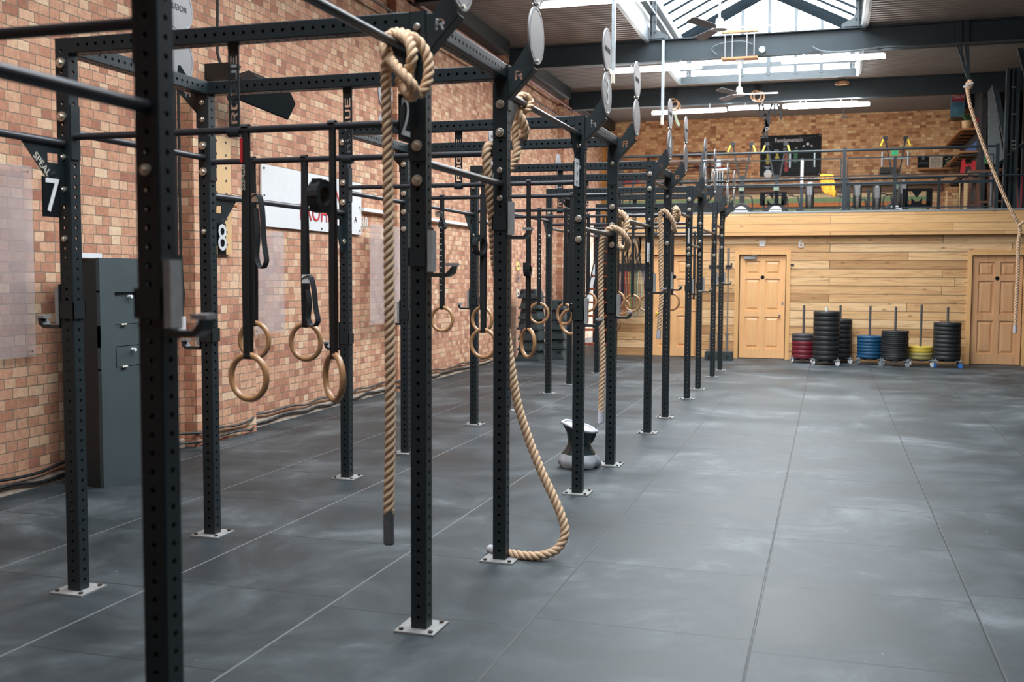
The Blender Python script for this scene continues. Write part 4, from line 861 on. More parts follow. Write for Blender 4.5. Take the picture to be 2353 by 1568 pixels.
for i,(px,y,w,hs) in enumerate(((1222,18.55,.42,(.19,.19,.19,.19,.19,.19,.17)),(1282,19.05,.36,(.20,.18,.18,.18,.18,.18)))):
    pb = P(px,820,y); z = .0
    for j,h in enumerate(hs):
        lab = ('bottom','second from bottom','third from bottom','fourth from bottom','fifth from bottom','sixth from bottom','topmost')[j] if j < len(hs)-1 else 'topmost'
        foam_box(pb.x+.012*((j*7)%3-1), y+.01*((j*5)%3-1), z, w-.012*j, .5, h, f'black speckled foam box, {lab} in the {"left taller" if i==0 else "right shorter"} stack'); z += h+.002
for py, m_, lab in ((612,M_yellow,'yellow roll of tape on a peg of the left wall, topmost of three'),(640,M_darkwood,'brown roll of tape on a peg of the left wall, middle of three'),(675,M_cream,'cream roll of tape on a peg of the left wall, lowest of three')):
    p_ = P(1194,py,18.9)
    mb = MB(); mb.lathe([(.03,0),(.085,0),(.085,.22),(.03,.22),(.03,0)],(0,0,0),20,'x',Matrix.Translation((p_.x-.25,18.9,p_.z))); 
    t = thing('tape_roll', lab, 'roll', (p_.x-.14,18.9,p_.z-.085), 'rolls on the left wall'); mb.build('roll', m_, t, smooth=True)
    mb = MB(); mb.cyl((wx(18.9)-.02,18.9,p_.z),(p_.x-.02,18.9,p_.z),.02,8); mb.build('peg', M_black, t)

# ------------------------------------------------------------------ lower rear wall with doors
YB_, XW0 = 20.30, -4.0
mb = MB()
DO = [(-3.31,-2.47,1.975),(-1.64,-.79,1.975),(2.46,3.29,1.955)]
xs = [XW0]+[v for d in DO for v in (d[0]-.012,d[1]+.012)]+[XRW]
for i in range(0,len(xs),2): mb.box((xs[i],YB_,0),(xs[i+1],YB_+.12,2.4))
for d in DO: mb.box((d[0]-.012,YB_,d[2]+.012),(d[1]+.012,YB_+.12,2.4))
struct(mb.build('wall_rear_lower', M_clad))
mb = MB(); mb.box((XW0,YB_+.3,0),(XRW,YB_+.4,2.4)); struct(mb.build('wall_rear_backing', M_lowwall))
for i,(x0,x1,h) in enumerate(DO):
    M_ = M_door if i < 2 else M_door2; yd = YB_+.045 if i < 2 else YB_+.03
    dt = bpy.data.objects.new('door_%d'%(i+1), None); COL.objects.link(dt); dt.location = ((x0+x1)/2,yd,0); WL[dt.name] = Vector(dt.location); struct(dt)
    mb = MB(); z0 = .012; w = x1-x0
    st = .105; ms = .10; rails = [(z0,.20),(.80*h/1.97,.80*h/1.97+.12),(1.52*h/1.97,1.52*h/1.97+.09),(h-.11,h)]
    mb.box((x0+.004,yd,z0),(x0+st,yd+.04,h-.004)); mb.box((x1-st,yd,z0),(x1-.004,yd+.04,h-.004)); mb.box(((x0+x1)/2-ms/2,yd,z0),((x0+x1)/2+ms/2,yd+.04,h-.004))
    for a, c_ in rails: mb.box((x0+st,yd+.0005,a),(x1-st,yd+.0395,min(c_,h-.004)))
    mb.build('door_frame_rails', M_, dt)
    for k in range(3):
        for (pa, pb_) in ((x0+st,(x0+x1)/2-ms/2),((x0+x1)/2+ms/2,x1-st)):
            za, zb = rails[k][1], rails[k+1][0]
            mb = MB(); mb.box((pa,yd+.022,za),(pb_,yd+.03,zb))
            mb.add([(pa+.02,yd+.022,za+.02),(pb_-.02,yd+.022,za+.02),(pb_-.02,yd+.022,zb-.02),(pa+.02,yd+.022,zb-.02),(pa+.055,yd+.008,za+.055),(pb_-.055,yd+.008,za+.055),(pb_-.055,yd+.008,zb-.055),(pa+.055,yd+.008,zb-.055)],[(4,5,6,7),(0,1,5,4),(1,2,6,5),(2,3,7,6),(3,0,4,7)])
            mb.build('door_panel', M_, dt)
    mb = MB(); kx = x1-.10 if i == 1 else x0+.09
    if i < 2:
        mb.lathe([(0,-.07),(.02,-.068),(.027,-.05),(.02,-.035),(.01,-.03),(.01,-.005),(.028,-.004),(.028,0)],(0,0,0),16,'y',Matrix.Translation((kx,yd,.84))); mb.build('door_knob', M_bolt if i else M_yellow, dt, smooth=True)
    mb = MB(); mb.cyl(((x0+x1)/2,yd-.005,1.555),((x0+x1)/2,yd,1.555),.036,20); mb.build('door_badge', M_glossb, dt)
    if i == 1:
        mb = MB(); mb.box((x0+.08,yd-.05,h-.075),(x0+.30,yd,h-.03)); mb.bar((x0+.2,yd-.05,h-.02),(x0+.34,yd-.12,h+.012),.02,.01); mb.build('door_closer', M_galv, dt)
        mb = MB(); mb.box((x1-.065,yd-.004,1.03),(x1-.03,yd,1.09)); mb.build('lock_plate', M_bolt, dt)
    tm = MB(); f = .075
    tm.box((x0-f-.012,YB_-.025,0),(x0-.012,YB_+.0,h+.012+f)); tm.box((x1+.012,YB_-.025,0),(x1+f+.012,YB_+.0,h+.012+f)); tm.box((x0-.012,YB_-.025,h+.012),(x1+.012,YB_+.0,h+.012+f)); tm.box((x0-.03,YB_-.028,h+.012+f),(x1+.03,YB_-.0,h+.03+f))
    struct(tm.build('trim_%d'%(i+1), M_trim))
t = thing('door_number_six', 'white number 6 fixed high on the pine wall', 'number sign', (-.52,20.27,2.1))
mb = MB(); text(mb,'6',.24,(-.52,20.285,2.185),(1,0,0),(0,0,1),ext=.006); mb.build('numeral', M_white, t)
t = thing('small_wall_sign', 'small square white sign above the middle pine door', 'sign', (-1.23,20.27,2.15))
mb = MB(); mb.box((-1.285,20.285,2.145),(-1.185,20.299,2.245)); mb.build('plate', M_white, t)
mb = MB(); text(mb,'i',.06,(-1.235,20.283,2.195),(1,0,0),(0,0,1)); mb.build('symbol', M_black, t)
mb = MB(); mb.box((-.70,20.28,1.78),(-.64,20.299,1.81)); tag(mb.build('door_contact', M_black), 'small black sensor on the pine wall right of the middle door', 'sensor')

# ------------------------------------------------------------------ mezzanine
mb = MB(); mb.box((-4.0,20.22,2.40),(XRW,27.7,2.79)); struct(mb.build('floor_upper', plain('mezzanine_floor',(.20,.17,.13),.8)))
mb = MB(); mb.box((-4.0,20.16,2.34),(XRW,20.22,2.76)); struct(mb.build('trim_4', M_fasc))
mb = MB(); mb.box((-4.0,20.15,2.76),(XRW,20.24,2.79)); struct(mb.build('trim_5', M_galv))
gr = thing('guard_rail', 'dark grey steel guard rail with wire mesh along the mezzanine edge', 'railing', (-.8,20.18,2.79))
PX = (-3.96,-2.35,.22,2.79)
for x in PX: mb = MB(); mb.box((x-.03,20.15,2.79),(x+.03,20.21,3.93)); mb.build('post', M_girder, gr)
mb = MB(); mb.cyl((-3.98,20.17,3.885),(2.79,20.17,3.885),.022,10); mb.build('top_rail', M_girder, gr, smooth=True)
for z in (3.375,3.285): mb = MB(); mb.cyl((-3.98,20.20,z),(3.8 if z > 3.3 else 2.79,20.20,z),.017,8); mb.build('mid_rail', M_girder, gr, smooth=True)
for i in range(3):
    a, c_ = PX[i]+.06, PX[i+1]-.06
    mb = MB()
    for z in (3.745,3.42,3.26,2.83): mb.bar((a,20.20,z),(c_,20.20,z),.02,.02)
    for x in (a,c_): mb.bar((x,20.20,2.83),(x,20.20,3.745),.02,.02)
    fr_ = mb.build('panel_frame', M_girder, gr)
    mb = MB(); x = a+.05
    while x < c_: mb.box((x-.0009,20.1995,2.83),(x+.0009,20.2009,3.745)); x += .05
    z = 2.88
    while z < 3.74: mb.box((a,20.1988,z-.0009),(c_,20.2012,z+.0009)); z += .05
    mb.build('wire_mesh', M_black, fr_)

# staircase up to the mezzanine
st_ = thing('staircase', 'open staircase with red-brown treads and black stringers in the far left corner', 'staircase', (-4.75,20.3,0))
for i in range(10):
    mb = MB(); mb.box((-4.68,19.75+i*.26,.22+i*.265),(-4.06,20.02+i*.26,.255+i*.265)); mb.build('tread', M_tread, st_)
for x in (-4.70,-4.04): mb = MB(); mb.bar((x,19.75,.1),(x,22.3,2.75),.03,.24,(0,0,1)); mb.build('stringer', M_black, st_)
mb = MB()
for x in (-4.04,): mb.bar((x,19.75,1.1),(x,22.3,3.75),.03,.04,(0,0,1)); mb.bar((x,19.8,.2),(x,19.8,1.15),.04,.04)
mb.build('handrail', M_girder, st_)
mb = MB(); mb.box((-5.30,23.9,.0),(-4.0,24.0,2.79)); tag(mb.build('stair_backdrop', M_lowwall), 'dark backdrop sheet added behind the open stair treads', 'screen')  # added sheet that supplies the dark background of the stair
mb = MB(); p0, p1 = P(1367,330,27.4), P(1391,330,27.4); mb.box((p0.x,27.4,2.6),(p1.x,27.6,5.3)); struct(mb.build('trim_6', M_gold))

# ------------------------------------------------------------------ band rack
t = thing('band_rack', 'black wall rack for stretch bands on the pine wall beside the staircase', 'rack', (-3.7,20.26,1.8))
pa, pb_ = P(1421,617,20.22), P(1482,617,20.22)
mb = MB(); mb.box((pa.x,20.26,pa.z-.04),(pb_.x+.04,20.30,pa.z+.10)); mb.build('back_plate', M_black, t)
pegs = [1424,1433,1441,1449,1457,1464,1472,1480]
mb = MB()
for px in pegs: q = P(px,624,20.2); mb.cyl((q.x,20.28,q.z),(q.x,20.02,q.z+.02),.012,8)
mb.build('peg', M_black, t)
cols = [('purple',(.20,.12,.32),1424,20.1,.95),('dark purple',(.07,.04,.12),1433,20.14,.72),('red',(.45,.02,.03),1441,20.05,.80),('bright red',(.60,.02,.03),1449,20.16,.86),('green',(.04,.25,.08),1447,20.08,.88),('black',(.012,.012,.014),1436,20.2,.60),
        ('pale green',(.30,.42,.20),1457,20.18,.55),('teal',(.02,.22,.20),1464,20.10,.86),('cream',(.65,.62,.45),1472,20.06,.50),('grey',(.25,.25,.30),1460,20.15,.90),('blue',(.04,.10,.30),1478,20.12,.80),('light green',(.35,.5,.30),1480,20.17,.84)]
for nme,c_,px,y,ln in cols:
    q = P(px,626,20.15); mb = MB(); w = .022
    pts = spline([(q.x-w,y,q.z-.02),(q.x-w*.7,y,q.z+.012),(q.x,y,q.z+.022),(q.x+w*.7,y,q.z+.012),(q.x+w,y,q.z-.02),(q.x+w*1.8,y,q.z-ln*.6),(q.x+w*1.6,y,q.z-ln*.93),(q.x,y,q.z-ln),(q.x-w*1.6,y,q.z-ln*.93),(q.x-w*1.8,y,q.z-ln*.6),(q.x-w,y,q.z-.02)],.05)
    band(mb, pts, .035, .006, (0,1,0)); tag(mb.build('resistance_band', plain(nme+' latex',c_,.5,0,.2,20), loc=(q.x,y,q.z)), f'{nme} stretch band hanging in a loop from the wall rack', 'resistance band', 'stretch bands on the wall rack')
for px in (1440,1452,1468):
    mb = MB(); q = P(px,560,20.25); pts = spline([(q.x,20.25,2.40),(q.x+.03,20.25,2.1),(q.x-.04,20.25,1.9),(q.x+.05,20.25,1.75),(q.x+.02,20.25,1.95),(q.x+.04,20.25,2.40)],.05)
    band(mb, pts, .03, .006, (1,0,0)); tag(mb.build('hanging_strap', M_strap), {1440:'black strap hanging above the stretch bands, leftmost of three',1452:'black strap hanging above the stretch bands, middle of three',1468:'black strap hanging above the stretch bands, rightmost of three'}[px], 'strap', 'black straps above the stretch bands')

# ------------------------------------------------------------------ vertical barbell holder and barbells
hx = P(1652,820,19.75).x
t = thing('barbell_holder', 'heavy black block holding upright barbells beside the middle pine door', 'barbell holder', (hx,19.75,0))
mb = MB(); mb.box((hx-.25,19.6,0),(hx+.25,19.95,.16)); mb.build('block', M_box, t)
mb = MB()
for dx in (-.17,0,.17): mb.cyl((hx+dx,19.58,.08),(hx+dx,19.6,.08),.02,10)
mb.build('bolt_head', M_black, t)
for px, y, lab in ((1634,19.80,'upright barbell in the black block, leftmost'),(1652,19.86,'upright barbell in the black block, middle one half hidden by the last uprights'),(1672,19.74,'upright barbell in the black block, rightmost beside the door frame')):
    x = P(px,700,y).x; t = thing('barbell', lab, 'barbell', (x,y,.162), 'barbells standing in the holder')
    mb = MB(); mb.cyl((x,y,.16),(x,y,2.1),.014,10); mb.build('shaft', M_steel_br, t, smooth=True)
    for a, c_ in ((.162,.50),(1.68,2.10)): mb = MB(); mb.cyl((x,y,a),(x,y,c_),.025,12); mb.cyl((x,y,a if a>1 else c_-.03),(x,y,(a if a>1 else c_-.03)+.03),.038,12); mb.build('sleeve', M_steel_br, t, smooth=True)
    mb = MB(); mb.cbox((x,y,1.75),(.10,.09,.06)); mb.cbox((x+.06,y-.02,1.77),(.03,.02,.10)); mb.build('collar_clamp', M_black, t)

# ------------------------------------------------------------------ plate trees on dollies
def plate_mesh(R, th, mat, groove):
    mb = MB(); e = min(.007, th*.12)
    prof = [(.026,0),(.06,0),(.065,th*.15),(R*.72,th*.15),(R*.76,0),(R-e,0),(R,e)]
    if groove: prof += [(R,th*.36),(R-.004,th*.42),(R-.004,th*.58),(R,th*.64)]
    prof += [(R,th-e),(R-e,th),(R*.76,th),(R*.72,th*.85),(.065,th*.85),(.06,th),(.026,th),(.026,0)]
    mb.lathe(prof,(0,0,0),40); o = mb.build('weight_plate', mat, smooth=True); d = o.data; bpy.data.objects.remove(o); return d
ORD = ['bottom','second','third','fourth','fifth','sixth','seventh','eighth','ninth','tenth','eleventh','twelfth','thirteenth','fourteenth','fifteenth','sixteenth']
def dolly(x, y, r, z0, ztop, wheel, name, turn=.35, pole=M_tube_metal, pr_=.021):
    t = thing('plate_dolly', f'wheeled dolly and pole under the {name}', 'plate trolley', (x,y,0), 'wheeled plate dollies')
    mb = MB(); mb.box((x-r*.95,y-.05,z0-.035),(x+r*.95,y+.05,z0-.002)); mb.box((x-.05,y-r*.95,z0-.034),(x+.05,y+r*.95,z0-.003)); mb.build('cross_base', M_black, t)
    mb = MB(); mb.cyl((x,y,z0-.01),(x,y,ztop),pr_,16); mb.build('pole', pole, t, smooth=True)
    for k, (sx, sy) in enumerate(((-1,-.75),(1,-.75),(-1,.5),(1,.5))):
        cx, cy = x+sx*r*.90, y+sy*r*1.35; 
        mb = MB(); zt_ = max(z0-.005,.098); mb.box((cx-.035,cy-.035,zt_-.012),(cx+.035,cy+.035,zt_)); mb.cyl((cx,cy,zt_),(cx,cy,zt_+.03),.012,8); mb.box((cx-.026,cy-.02,.040),(cx-.020,cy+.02,zt_-.012)); mb.box((cx+.020,cy-.02,.040),(cx+.026,cy+.02,zt_-.012)); mb.bar((cx,cy,zt_-.006),(x+sx*r*.5,y+sy*r*.6,z0-.02),.04,.012); ca = mb.build('caster', M_galv if k < 2 else M_black, t)
        a = turn+k*.9; d = Vector((cos(a),sin(a),0)); c = Vector((cx,cy,.043))
        mb = MB(); mb.cyl(c-d*.013,c+d*.013,.042,20); mb.build('wheel', wheel, ca, smooth=True)
def stack(x, y, z0, z1, plates, R, name, wheel=M_white, ztop=1.05, pole=M_tube_metal, jit=.004, pr_=.021):
    dolly(x, y, max(R,.19), z0, ztop, wheel, name, pole=pole, pr_=pr_)
    tot = sum(p[1] for p in plates); z = z0; random.seed(int(abs(x*100)))
    for i, (mat, th, cname) in enumerate(plates):
        h = (z1-z0)*th/tot-.0015; me = plate_mesh(R, h, mat, False)
        o = bpy.data.objects.new('weight_plate', me); COL.objects.link(o); o.location = (x+random.uniform(-jit,jit),y+random.uniform(-jit,jit),z)
        pos = 'top' if i == len(plates)-1 else ORD[i]+('' if i == 0 else ' from the bottom')
        tag(o, f'{cname} plate, {pos} of the {name}', 'weight plate', 'weight plates on the dollies'); z += h+.0015
Bk = [M_black]; 
stack(-.43,19.75,.075,.53,[(M_maroon,1,'dark red')]*4+[(plain('grey_bumper_rubber',(.05,.045,.05),.55),.8,'dark grey')]*2,.205,'red stack at the left end')
stack(-.03,19.42,.085,.955,[(M_black,1,'black')]*10,.228,'tallest black stack', ztop=1.03, pole=M_white, pr_=.024)
stack(.21,20.0,.09,.80,[(M_black,1,'black')]*8,.212,'black stack half hidden behind the tallest one')
stack(.72,19.75,.115,.515,[(M_blue,1,'blue')]*7,.212,'blue stack', wheel=M_galv)
stack(1.14,19.55,.115,.625,[(M_black,.8,'thin black')]*15,.228,'stack of thin black plates', wheel=M_galv, jit=.006)
stack(1.58,19.75,.12,.345,[(M_ybump2,.9,'faded yellow')]*2+[(M_ybump,1,'yellow')]+[(M_ybump,.6,'thin yellow')],.212,'yellow stack', ztop=1.09)
stack(2.00,19.60,.13,.785,[(M_black,1,'black')]*9,.228,'black stack at the right end', wheel=plain('blue_castor_rubber',(.02,.15,.5),.5))

# ------------------------------------------------------------------ things on the mezzanine
ZM = 2.79
t = thing('wall_poster', 'large black poster with coloured lists and the heading FUNDAMENTALS', 'poster', (-1.03,27.65,4.1))
p0, p1 = P(1746,405,27.68), P(1888,309,27.68)
mb = MB(); mb.box((p0.x,27.67,4.13),(p1.x,27.69,5.17)); mb.build('sheet', M_glossb, t)
cx = (p0.x+p1.x)/2
mb = MB(); text(mb,'Fundamentals',.15,(cx-.05,27.665,5.04),(1,0,0),(0,0,1),.85,ext=.001); text(mb,'Pull',.06,(cx-.10,27.665,4.92),(1,0,0),(0,0,1))
for a,c_,s_ in ((cx-.57,4.78,'Strength'),(cx-.35,4.80,'Speed'),(cx-.11,4.82,'Stamina'),(cx+.14,4.84,'Skill'),(cx-.57,4.38,'Mobility')): text(mb,s_,.045,(a,27.665,c_),(1,0,0),(0,0,1))
mb.lathe([(0,-.004),(.10,-.004),(.10,0),(0,0)],(0,0,0),20,'y',Matrix.Translation((cx-.55,27.666,4.2))); 
for a,c_ in ((p0.x+.04,5.13),(p1.x-.04,5.13),(p1.x-.04,4.17)): mb.cyl((a,27.66,c_),(a,27.67,c_),.014,8)
mb.prism([(-.03,0),(.03,0),(.03,.06),(-.03,.06)],.003,(cx+.42,27.665,4.90)); mb.prism([(-.12,-.05),(-.07,-.02),(-.07,0),(-.12,-.01)],.003,(cx+.42,27.665,4.90)); mb.prism([(.12,-.05),(.12,-.01),(.07,0),(.07,-.02)],.003,(cx+.42,27.665,4.90))
mb.build('white_print', M_white, t)
random.seed(4)
for nm, mm, xs_, z0, z1 in (('yellow_print',M_yellow,(cx-.56,),4.45,4.74),('yellow_print',M_yellow,(cx-.33,),4.60,4.74),('red_print',M_red,(cx-.10,),4.25,4.76),('green_print',plain('print_green',(.03,.30,.10),.5),(cx+.13,cx-.08),4.50,4.78),('blue_print',plain('print_blue',(.15,.35,.50),.5),(cx-.56,),4.2,4.36)):
    mb = MB()
    for x in xs_:
        z = z1
        while z > z0: w_ = random.uniform(.05,.12); mb.box((x-w_/2,27.663,z-.014),(x+w_/2,27.667,z)); z -= .028
    mb.build(nm, mm, t)
mb = MB()
for k in range(7): mb.tube([(p1.x-.55+.06*i,27.664,5.13-.02*k-.012*(i%2)) for i in range(9-k)], .004, 4)
for k in range(5): mb.tube([(p0.x+.06+.05*i,27.664,5.12-.05*k-.03*(i%3)) for i in range(6)], .004, 4)
mb.build('wave_print', M_tube_metal, t)

def ski_erg(px0, px1, pxb, ytip, ybase, y, label, h=.20):
    a, b_, c = P(px0,ytip,y), P(px1,ytip,y), P(pxb,ybase,y); bx = c.x
    t = thing('ski_machine', label, 'exercise machine', (bx,y,ZM), 'upright machines with yellow handles')
    mb = MB(); mb.bar((bx-.06,y,c.z),a,.03,.045,(0,1,0)); mb.bar((bx+.06,y,c.z),b_,.03,.045,(0,1,0)); mb.build('pulley_arm', M_black, t)
    mb = MB(); mb.bar((bx,y,ZM+.2),(bx,y,c.z+.05),.085,.08,(0,1,0)); mb.box((bx-.24,y-.28,ZM),(bx+.24,y+.35,ZM+.04)); mb.build('column', M_black, t)
    mb = MB(); mb.tube(spline([(bx-.24,y-.2,ZM+.04),(bx-.235,y-.2,ZM+.36),(bx-.17,y-.2,ZM+.46),(bx+.17,y-.2,ZM+.46),(bx+.235,y-.2,ZM+.36),(bx+.24,y-.2,ZM+.04)],.05),.014,8); mb.build('floor_hoop', M_black, t, smooth=True)
    mb = MB(); mb.lathe([(.0,-.06),(.20,-.06),(.23,0),(.20,.06),(0,.06)],(0,0,0),24,'y',Matrix.Translation((bx,y-.1,ZM+.10))); mb.build('flywheel', M_black, t, smooth=True)
    mb = MB(); mb.lathe([(.0,-.07),(.15,-.07),(.15,-.05),(0,-.05)],(0,0,0),24,'y',Matrix.Translation((bx,y-.1,ZM+.10))); mb.build('flywheel_face', M_white, t, smooth=True)
    mb = MB(); mb.cbox((bx,y-.10,ZM+.64),(.11,.05,.13)); mb.build('monitor', plain('grey_green_screen',(.20,.26,.20),.4), t)
    for q, s in ((a,-1),(b_,1)):
        mb = MB(); mb.cbox((q.x,y-.02,q.z),(.09,.10,.07)); mb.build('pulley_head', M_black, t)
        mb = MB(); mb.bar((q.x+s*.04,y-.06,q.z-.03),(q.x+s*.09,y-.09,q.z-.17),.03,.03); mb.build('handle', M_yellow, t)
ski_erg(1684,1727,1705,332,410,22.6,'black machine with a V of arms and two yellow handles, left of the poster')
ski_erg(1763,1806,1785,332,408,22.6,'black machine with a V of arms in front of the black poster')
ski_erg(2034,2081,2058,318,405,23.0,'black machine with a V of arms and yellow handles, right of the tall rail post')

def fan_bike(x, y, label, zt=1.25, col=M_black, white=False, bars=True):
    t = thing('air_bike', label, 'exercise bike', (x,y,ZM), 'exercise bikes on the mezzanine')
    mb = MB(); mb.bar((x,y,ZM+.05),(x,y,ZM+.6 if zt > .9 else ZM+zt),.06,.09,(0,1,0)); mb.build('seat_tube', M_girder if white else col, t)
    mb = MB(); mb.bar((x,y,ZM+.6),(x,y,ZM+zt),.055,.05,(0,1,0)); mb.build('upright_tube', M_white if white else col, t)
    mb = MB(); mb.prism([(-.10,0),(.45,0),(.35,.05),(-.02,.14),(-.1,.14)],.10,(x,y,ZM)); mb.box((x-.1,y-.3,ZM),(x-.04,y+.3,ZM+.05)); mb.box((x+.35,y-.25,ZM),(x+.41,y+.25,ZM+.05)); mb.build('base_frame', M_girder if white else col, t)
    mb = MB(); c = Matrix.Translation((x+.16,y,ZM+.42)); mb.lathe([(0,-.08),(.24,-.08),(.27,-.06),(.27,.06),(.24,.08),(0,.08)],(0,0,0),26,'x',c) ; mb.build('fan_wheel', M_black, t, smooth=True)
    mb = MB(); mb.lathe([(.272,-.03),(.272,.03),(.26,.03),(.26,-.03),(.272,-.03)],(0,0,0),26,'x',c); mb.cbox((x+.16,y-.255,ZM+.52),(.09,.05,.22)); mb.build('wheel_band', M_disc, t, smooth=True)
    mb = MB(); mb.cyl((x-.16,y-.1,ZM+.40),(x-.06,y-.1,ZM+.40),.012,8); mb.bar((x-.07,y-.1,ZM+.40),(x-.03,y-.1,ZM+.18),.015,.03); mb.cbox((x-.2,y-.1,ZM+.42),(.10,.08,.03)); mb.build('pedal', M_black, t)
    if bars:
        mb = MB(); mb.cyl((x-.24,y,ZM+zt-.02),(x+.24,y,ZM+zt-.02),.018,8)
        for s in (-1,1): mb.cyl((x+s*.24,y-.02,ZM+zt-.17),(x+s*.24,y-.02,ZM+zt+.11),.018,8)
        mb.build('handlebar', M_galv, t, smooth=True)
    return t
xb = P(1842,440,22.0).x; fan_bike(xb,22.0,'exercise bike with a white upright tube in front of the poster', 1.16, white=True)
xb = P(1951,440,22.4).x; fan_bike(xb,22.4,'exercise bike just right of the tall middle rail post', .72, bars=False)
xb = P(1996,440,23.2).x; fan_bike(xb,23.2,'dark exercise bike between the rail post and the silver wheeled bike', .62, bars=False)
xb = P(2055,440,22.0).x; t = fan_bike(xb,22.0,'exercise bike with long silver handlebars and a green screen', 1.14)
mb = MB(); q = P(2056,352,22.0); mb.cbox((q.x,21.98,q.z),(.12,.03,.10)); mb.build('screen', plain('green_lit_screen',(.03,.35,.15),.3), t)

def cutout_board(px0, px1, py0, py1, y, holes, label):
    a, b_ = P(px0,py1,y), P(px1,py0,y); W_, H_ = b_.x-a.x, b_.z-a.z
    mb = MB(); stencil(mb, [(0,0),(W_,0),(W_,H_),(0,H_)], [[(u*W_,v*H_) for u,v in hh] for hh in holes], .04, (a.x,y,max(a.z,ZM+.03)), (1,0,0), (0,0,1))
    t = thing('letter_board', label, 'letter board', (a.x,y,ZM), 'black boards with cut-out letters'); mb.build('board', M_glossb, t)
    mb = MB(); mb.box((a.x+.05,y-.02,ZM),(a.x+.09,y+.02,a.z+.1)); mb.box((b_.x-.09,y-.02,ZM),(b_.x-.05,y+.02,a.z+.1)); mb.build('foot', M_black, t)
cutout_board(1746,1808,441,473,21.0,[[(.18,.08),(.28,.08),(.28,.45),(.42,.10),(.55,.10),(.55,.85),(.50,.85),(.50,.38),(.34,.85),(.18,.85)],[(.70,.12),(.80,.12),(.80,.68),(.70,.68)],[(.70,.76),(.80,.76),(.80,.90),(.70,.90)]],'black board with cut-out letters N and i behind the mesh')
cutout_board(2073,2143,433,476,21.0,[[(.16,.88),(.30,.88),(.48,.50),(.66,.88),(.80,.88),(.80,.15),(.66,.15),(.66,.50),(.55,.30),(.42,.30),(.30,.50),(.30,.15),(.16,.15)]],'black board with a cut-out letter M behind the mesh')
# orange cloth on the rail
t = thing('orange_cloth', 'orange-yellow cloth draped over a bar behind the guard rail', 'cloth', (P(1895,410,24).x,24,3.5))
a = P(1884,400,24); mb = MB(); vs = []; nx, nz = 9, 12; shp = [(.02,.28),(.0,.30),(-.04,.28),(.0,.30),(.01,.31),(.02,.32),(.02,.32),(.03,.31),(.05,.33),(.06,.35),(.10,.36),(.22,.34),(.30,.33)]
for j in range(nz+1):
    x0, x1 = shp[j]; z = a.z-.5*j/nz*1.0
    for i in range(nx+1): vs.append((a.x+x0+(x1-x0)*i/nx, 24+.03*sin(i*1.7+j*.4), z-.02*(i/nx)))
mb.add(vs, [(j*(nx+1)+i, j*(nx+1)+i+1, (j+1)*(nx+1)+i+1, (j+1)*(nx+1)+i) for j in range(nz) for i in range(nx)]); c = mb.build('folded_cloth', M_orange, t, smooth=True)
sm_ = c.modifiers.new('thickness','SOLIDIFY'); sm_.thickness = .006
t = thing('storage_bar', 'long dark horizontal bar across the mezzanine behind the guard rail', 'rail', (-.5,24.05,ZM))
mb = MB(); zb = P(1895,413,24.05).z; mb.cyl((-4.0,24.05,zb),(2.3,24.05,zb),.03,10); mb.build('bar', M_black, t, smooth=True)
for x in (-3.9,-1.9,.3,2.2): mb = MB(); mb.box((x-.03,24.02,ZM),(x+.03,24.08,zb)); mb.build('bar_post', M_black, t)
t = thing('plank_shelf', 'long dark timber shelf along the rear brick wall', 'shelf', (.8,27.55,3.8))
mb = MB(); mb.box((-3.3,27.45,3.84),(2.6,27.68,3.90)); mb.box((-3.3,27.60,3.70),(2.6,27.68,3.78)); mb.build('plank', M_darkwood, t)
# wall-mounted bar rack, left of the machines
t = thing('bar_gun_rack', 'black wall rack holding horizontal bars on the rear brick wall', 'rack', (-3.6,27.6,4.4))
x0, x1 = P(1480,370,27.5).x, P(1652,370,27.5).x
mb = MB()
for x in (x0+.1,(x0+x1)/2,x1-.25): mb.box((x-.025,27.55,3.95),(x+.025,27.66,4.75))
mb.box((P(1581,354,27.5).x,27.3,P(1581,355,27.5).z),(P(1670,354,27.5).x,27.34,P(1581,352,27.5).z)); mb.build('rack_frame', M_black, t)
for i, (py, mm, nm, c_) in enumerate(((361,M_black,'black',1640),(374,M_white,'white',1726),(384,M_darkwood,'brown',1726),(391,M_black,'thin black',1650),(397,M_darkwood,'dark brown',1720))):
    q = P(1480,py-2,27.45); mb = MB(); mb.cyl((q.x-.3*(i%2),27.45-.03*i,q.z),(P(c_,py,27.45).x,27.45-.03*i,q.z),.018,8); tag(mb.build('wall_bar', mm, smooth=True, loc=(q.x,27.45,q.z)), f'{nm} horizontal bar on the rear wall rack, {ORD[i] if i else "top"}{" from the top" if i else " one"}', 'bar', 'bars on the rear wall rack')
for px, py, mm, nm in ((1595,356,M_red,'red'),(1600,384,M_red,'second red'),(1578,384,M_yellow,'yellow'),(1655,384,M_red,'small red')):
    q = P(px,py,27.64); mb = MB(); mb.cbox((q.x,27.64,q.z),(.17 if nm!='red' else .4,.08,.07)); tag(mb.build('storage_block', mm), f'{nm} block among the bars on the rear wall rack', 'block', 'coloured blocks on the rear wall rack')
t = thing('red_banner', 'red banner with dark marks seen between the rig beams near the stairs', 'banner', (P(1445,418,27.6).x,27.6,3.8))
p0, p1 = P(1424,424,27.65), P(1470,413,27.65)
mb = MB(); mb.box((p0.x,27.66,p0.z),(p1.x,27.70,p1.z)); mb.build('cloth', M_red, t)
mb = MB(); mb.box((p1.x-.16,27.65,p0.z),(p1.x-.10,27.66,p1.z)); mb.build('dark_stripe', M_black, t)
t = thing('weight_machine', 'grey and black cable machine at the left of the mezzanine', 'exercise machine', (P(1650,420,25).x,25,ZM))
q = P(1652,420,25)
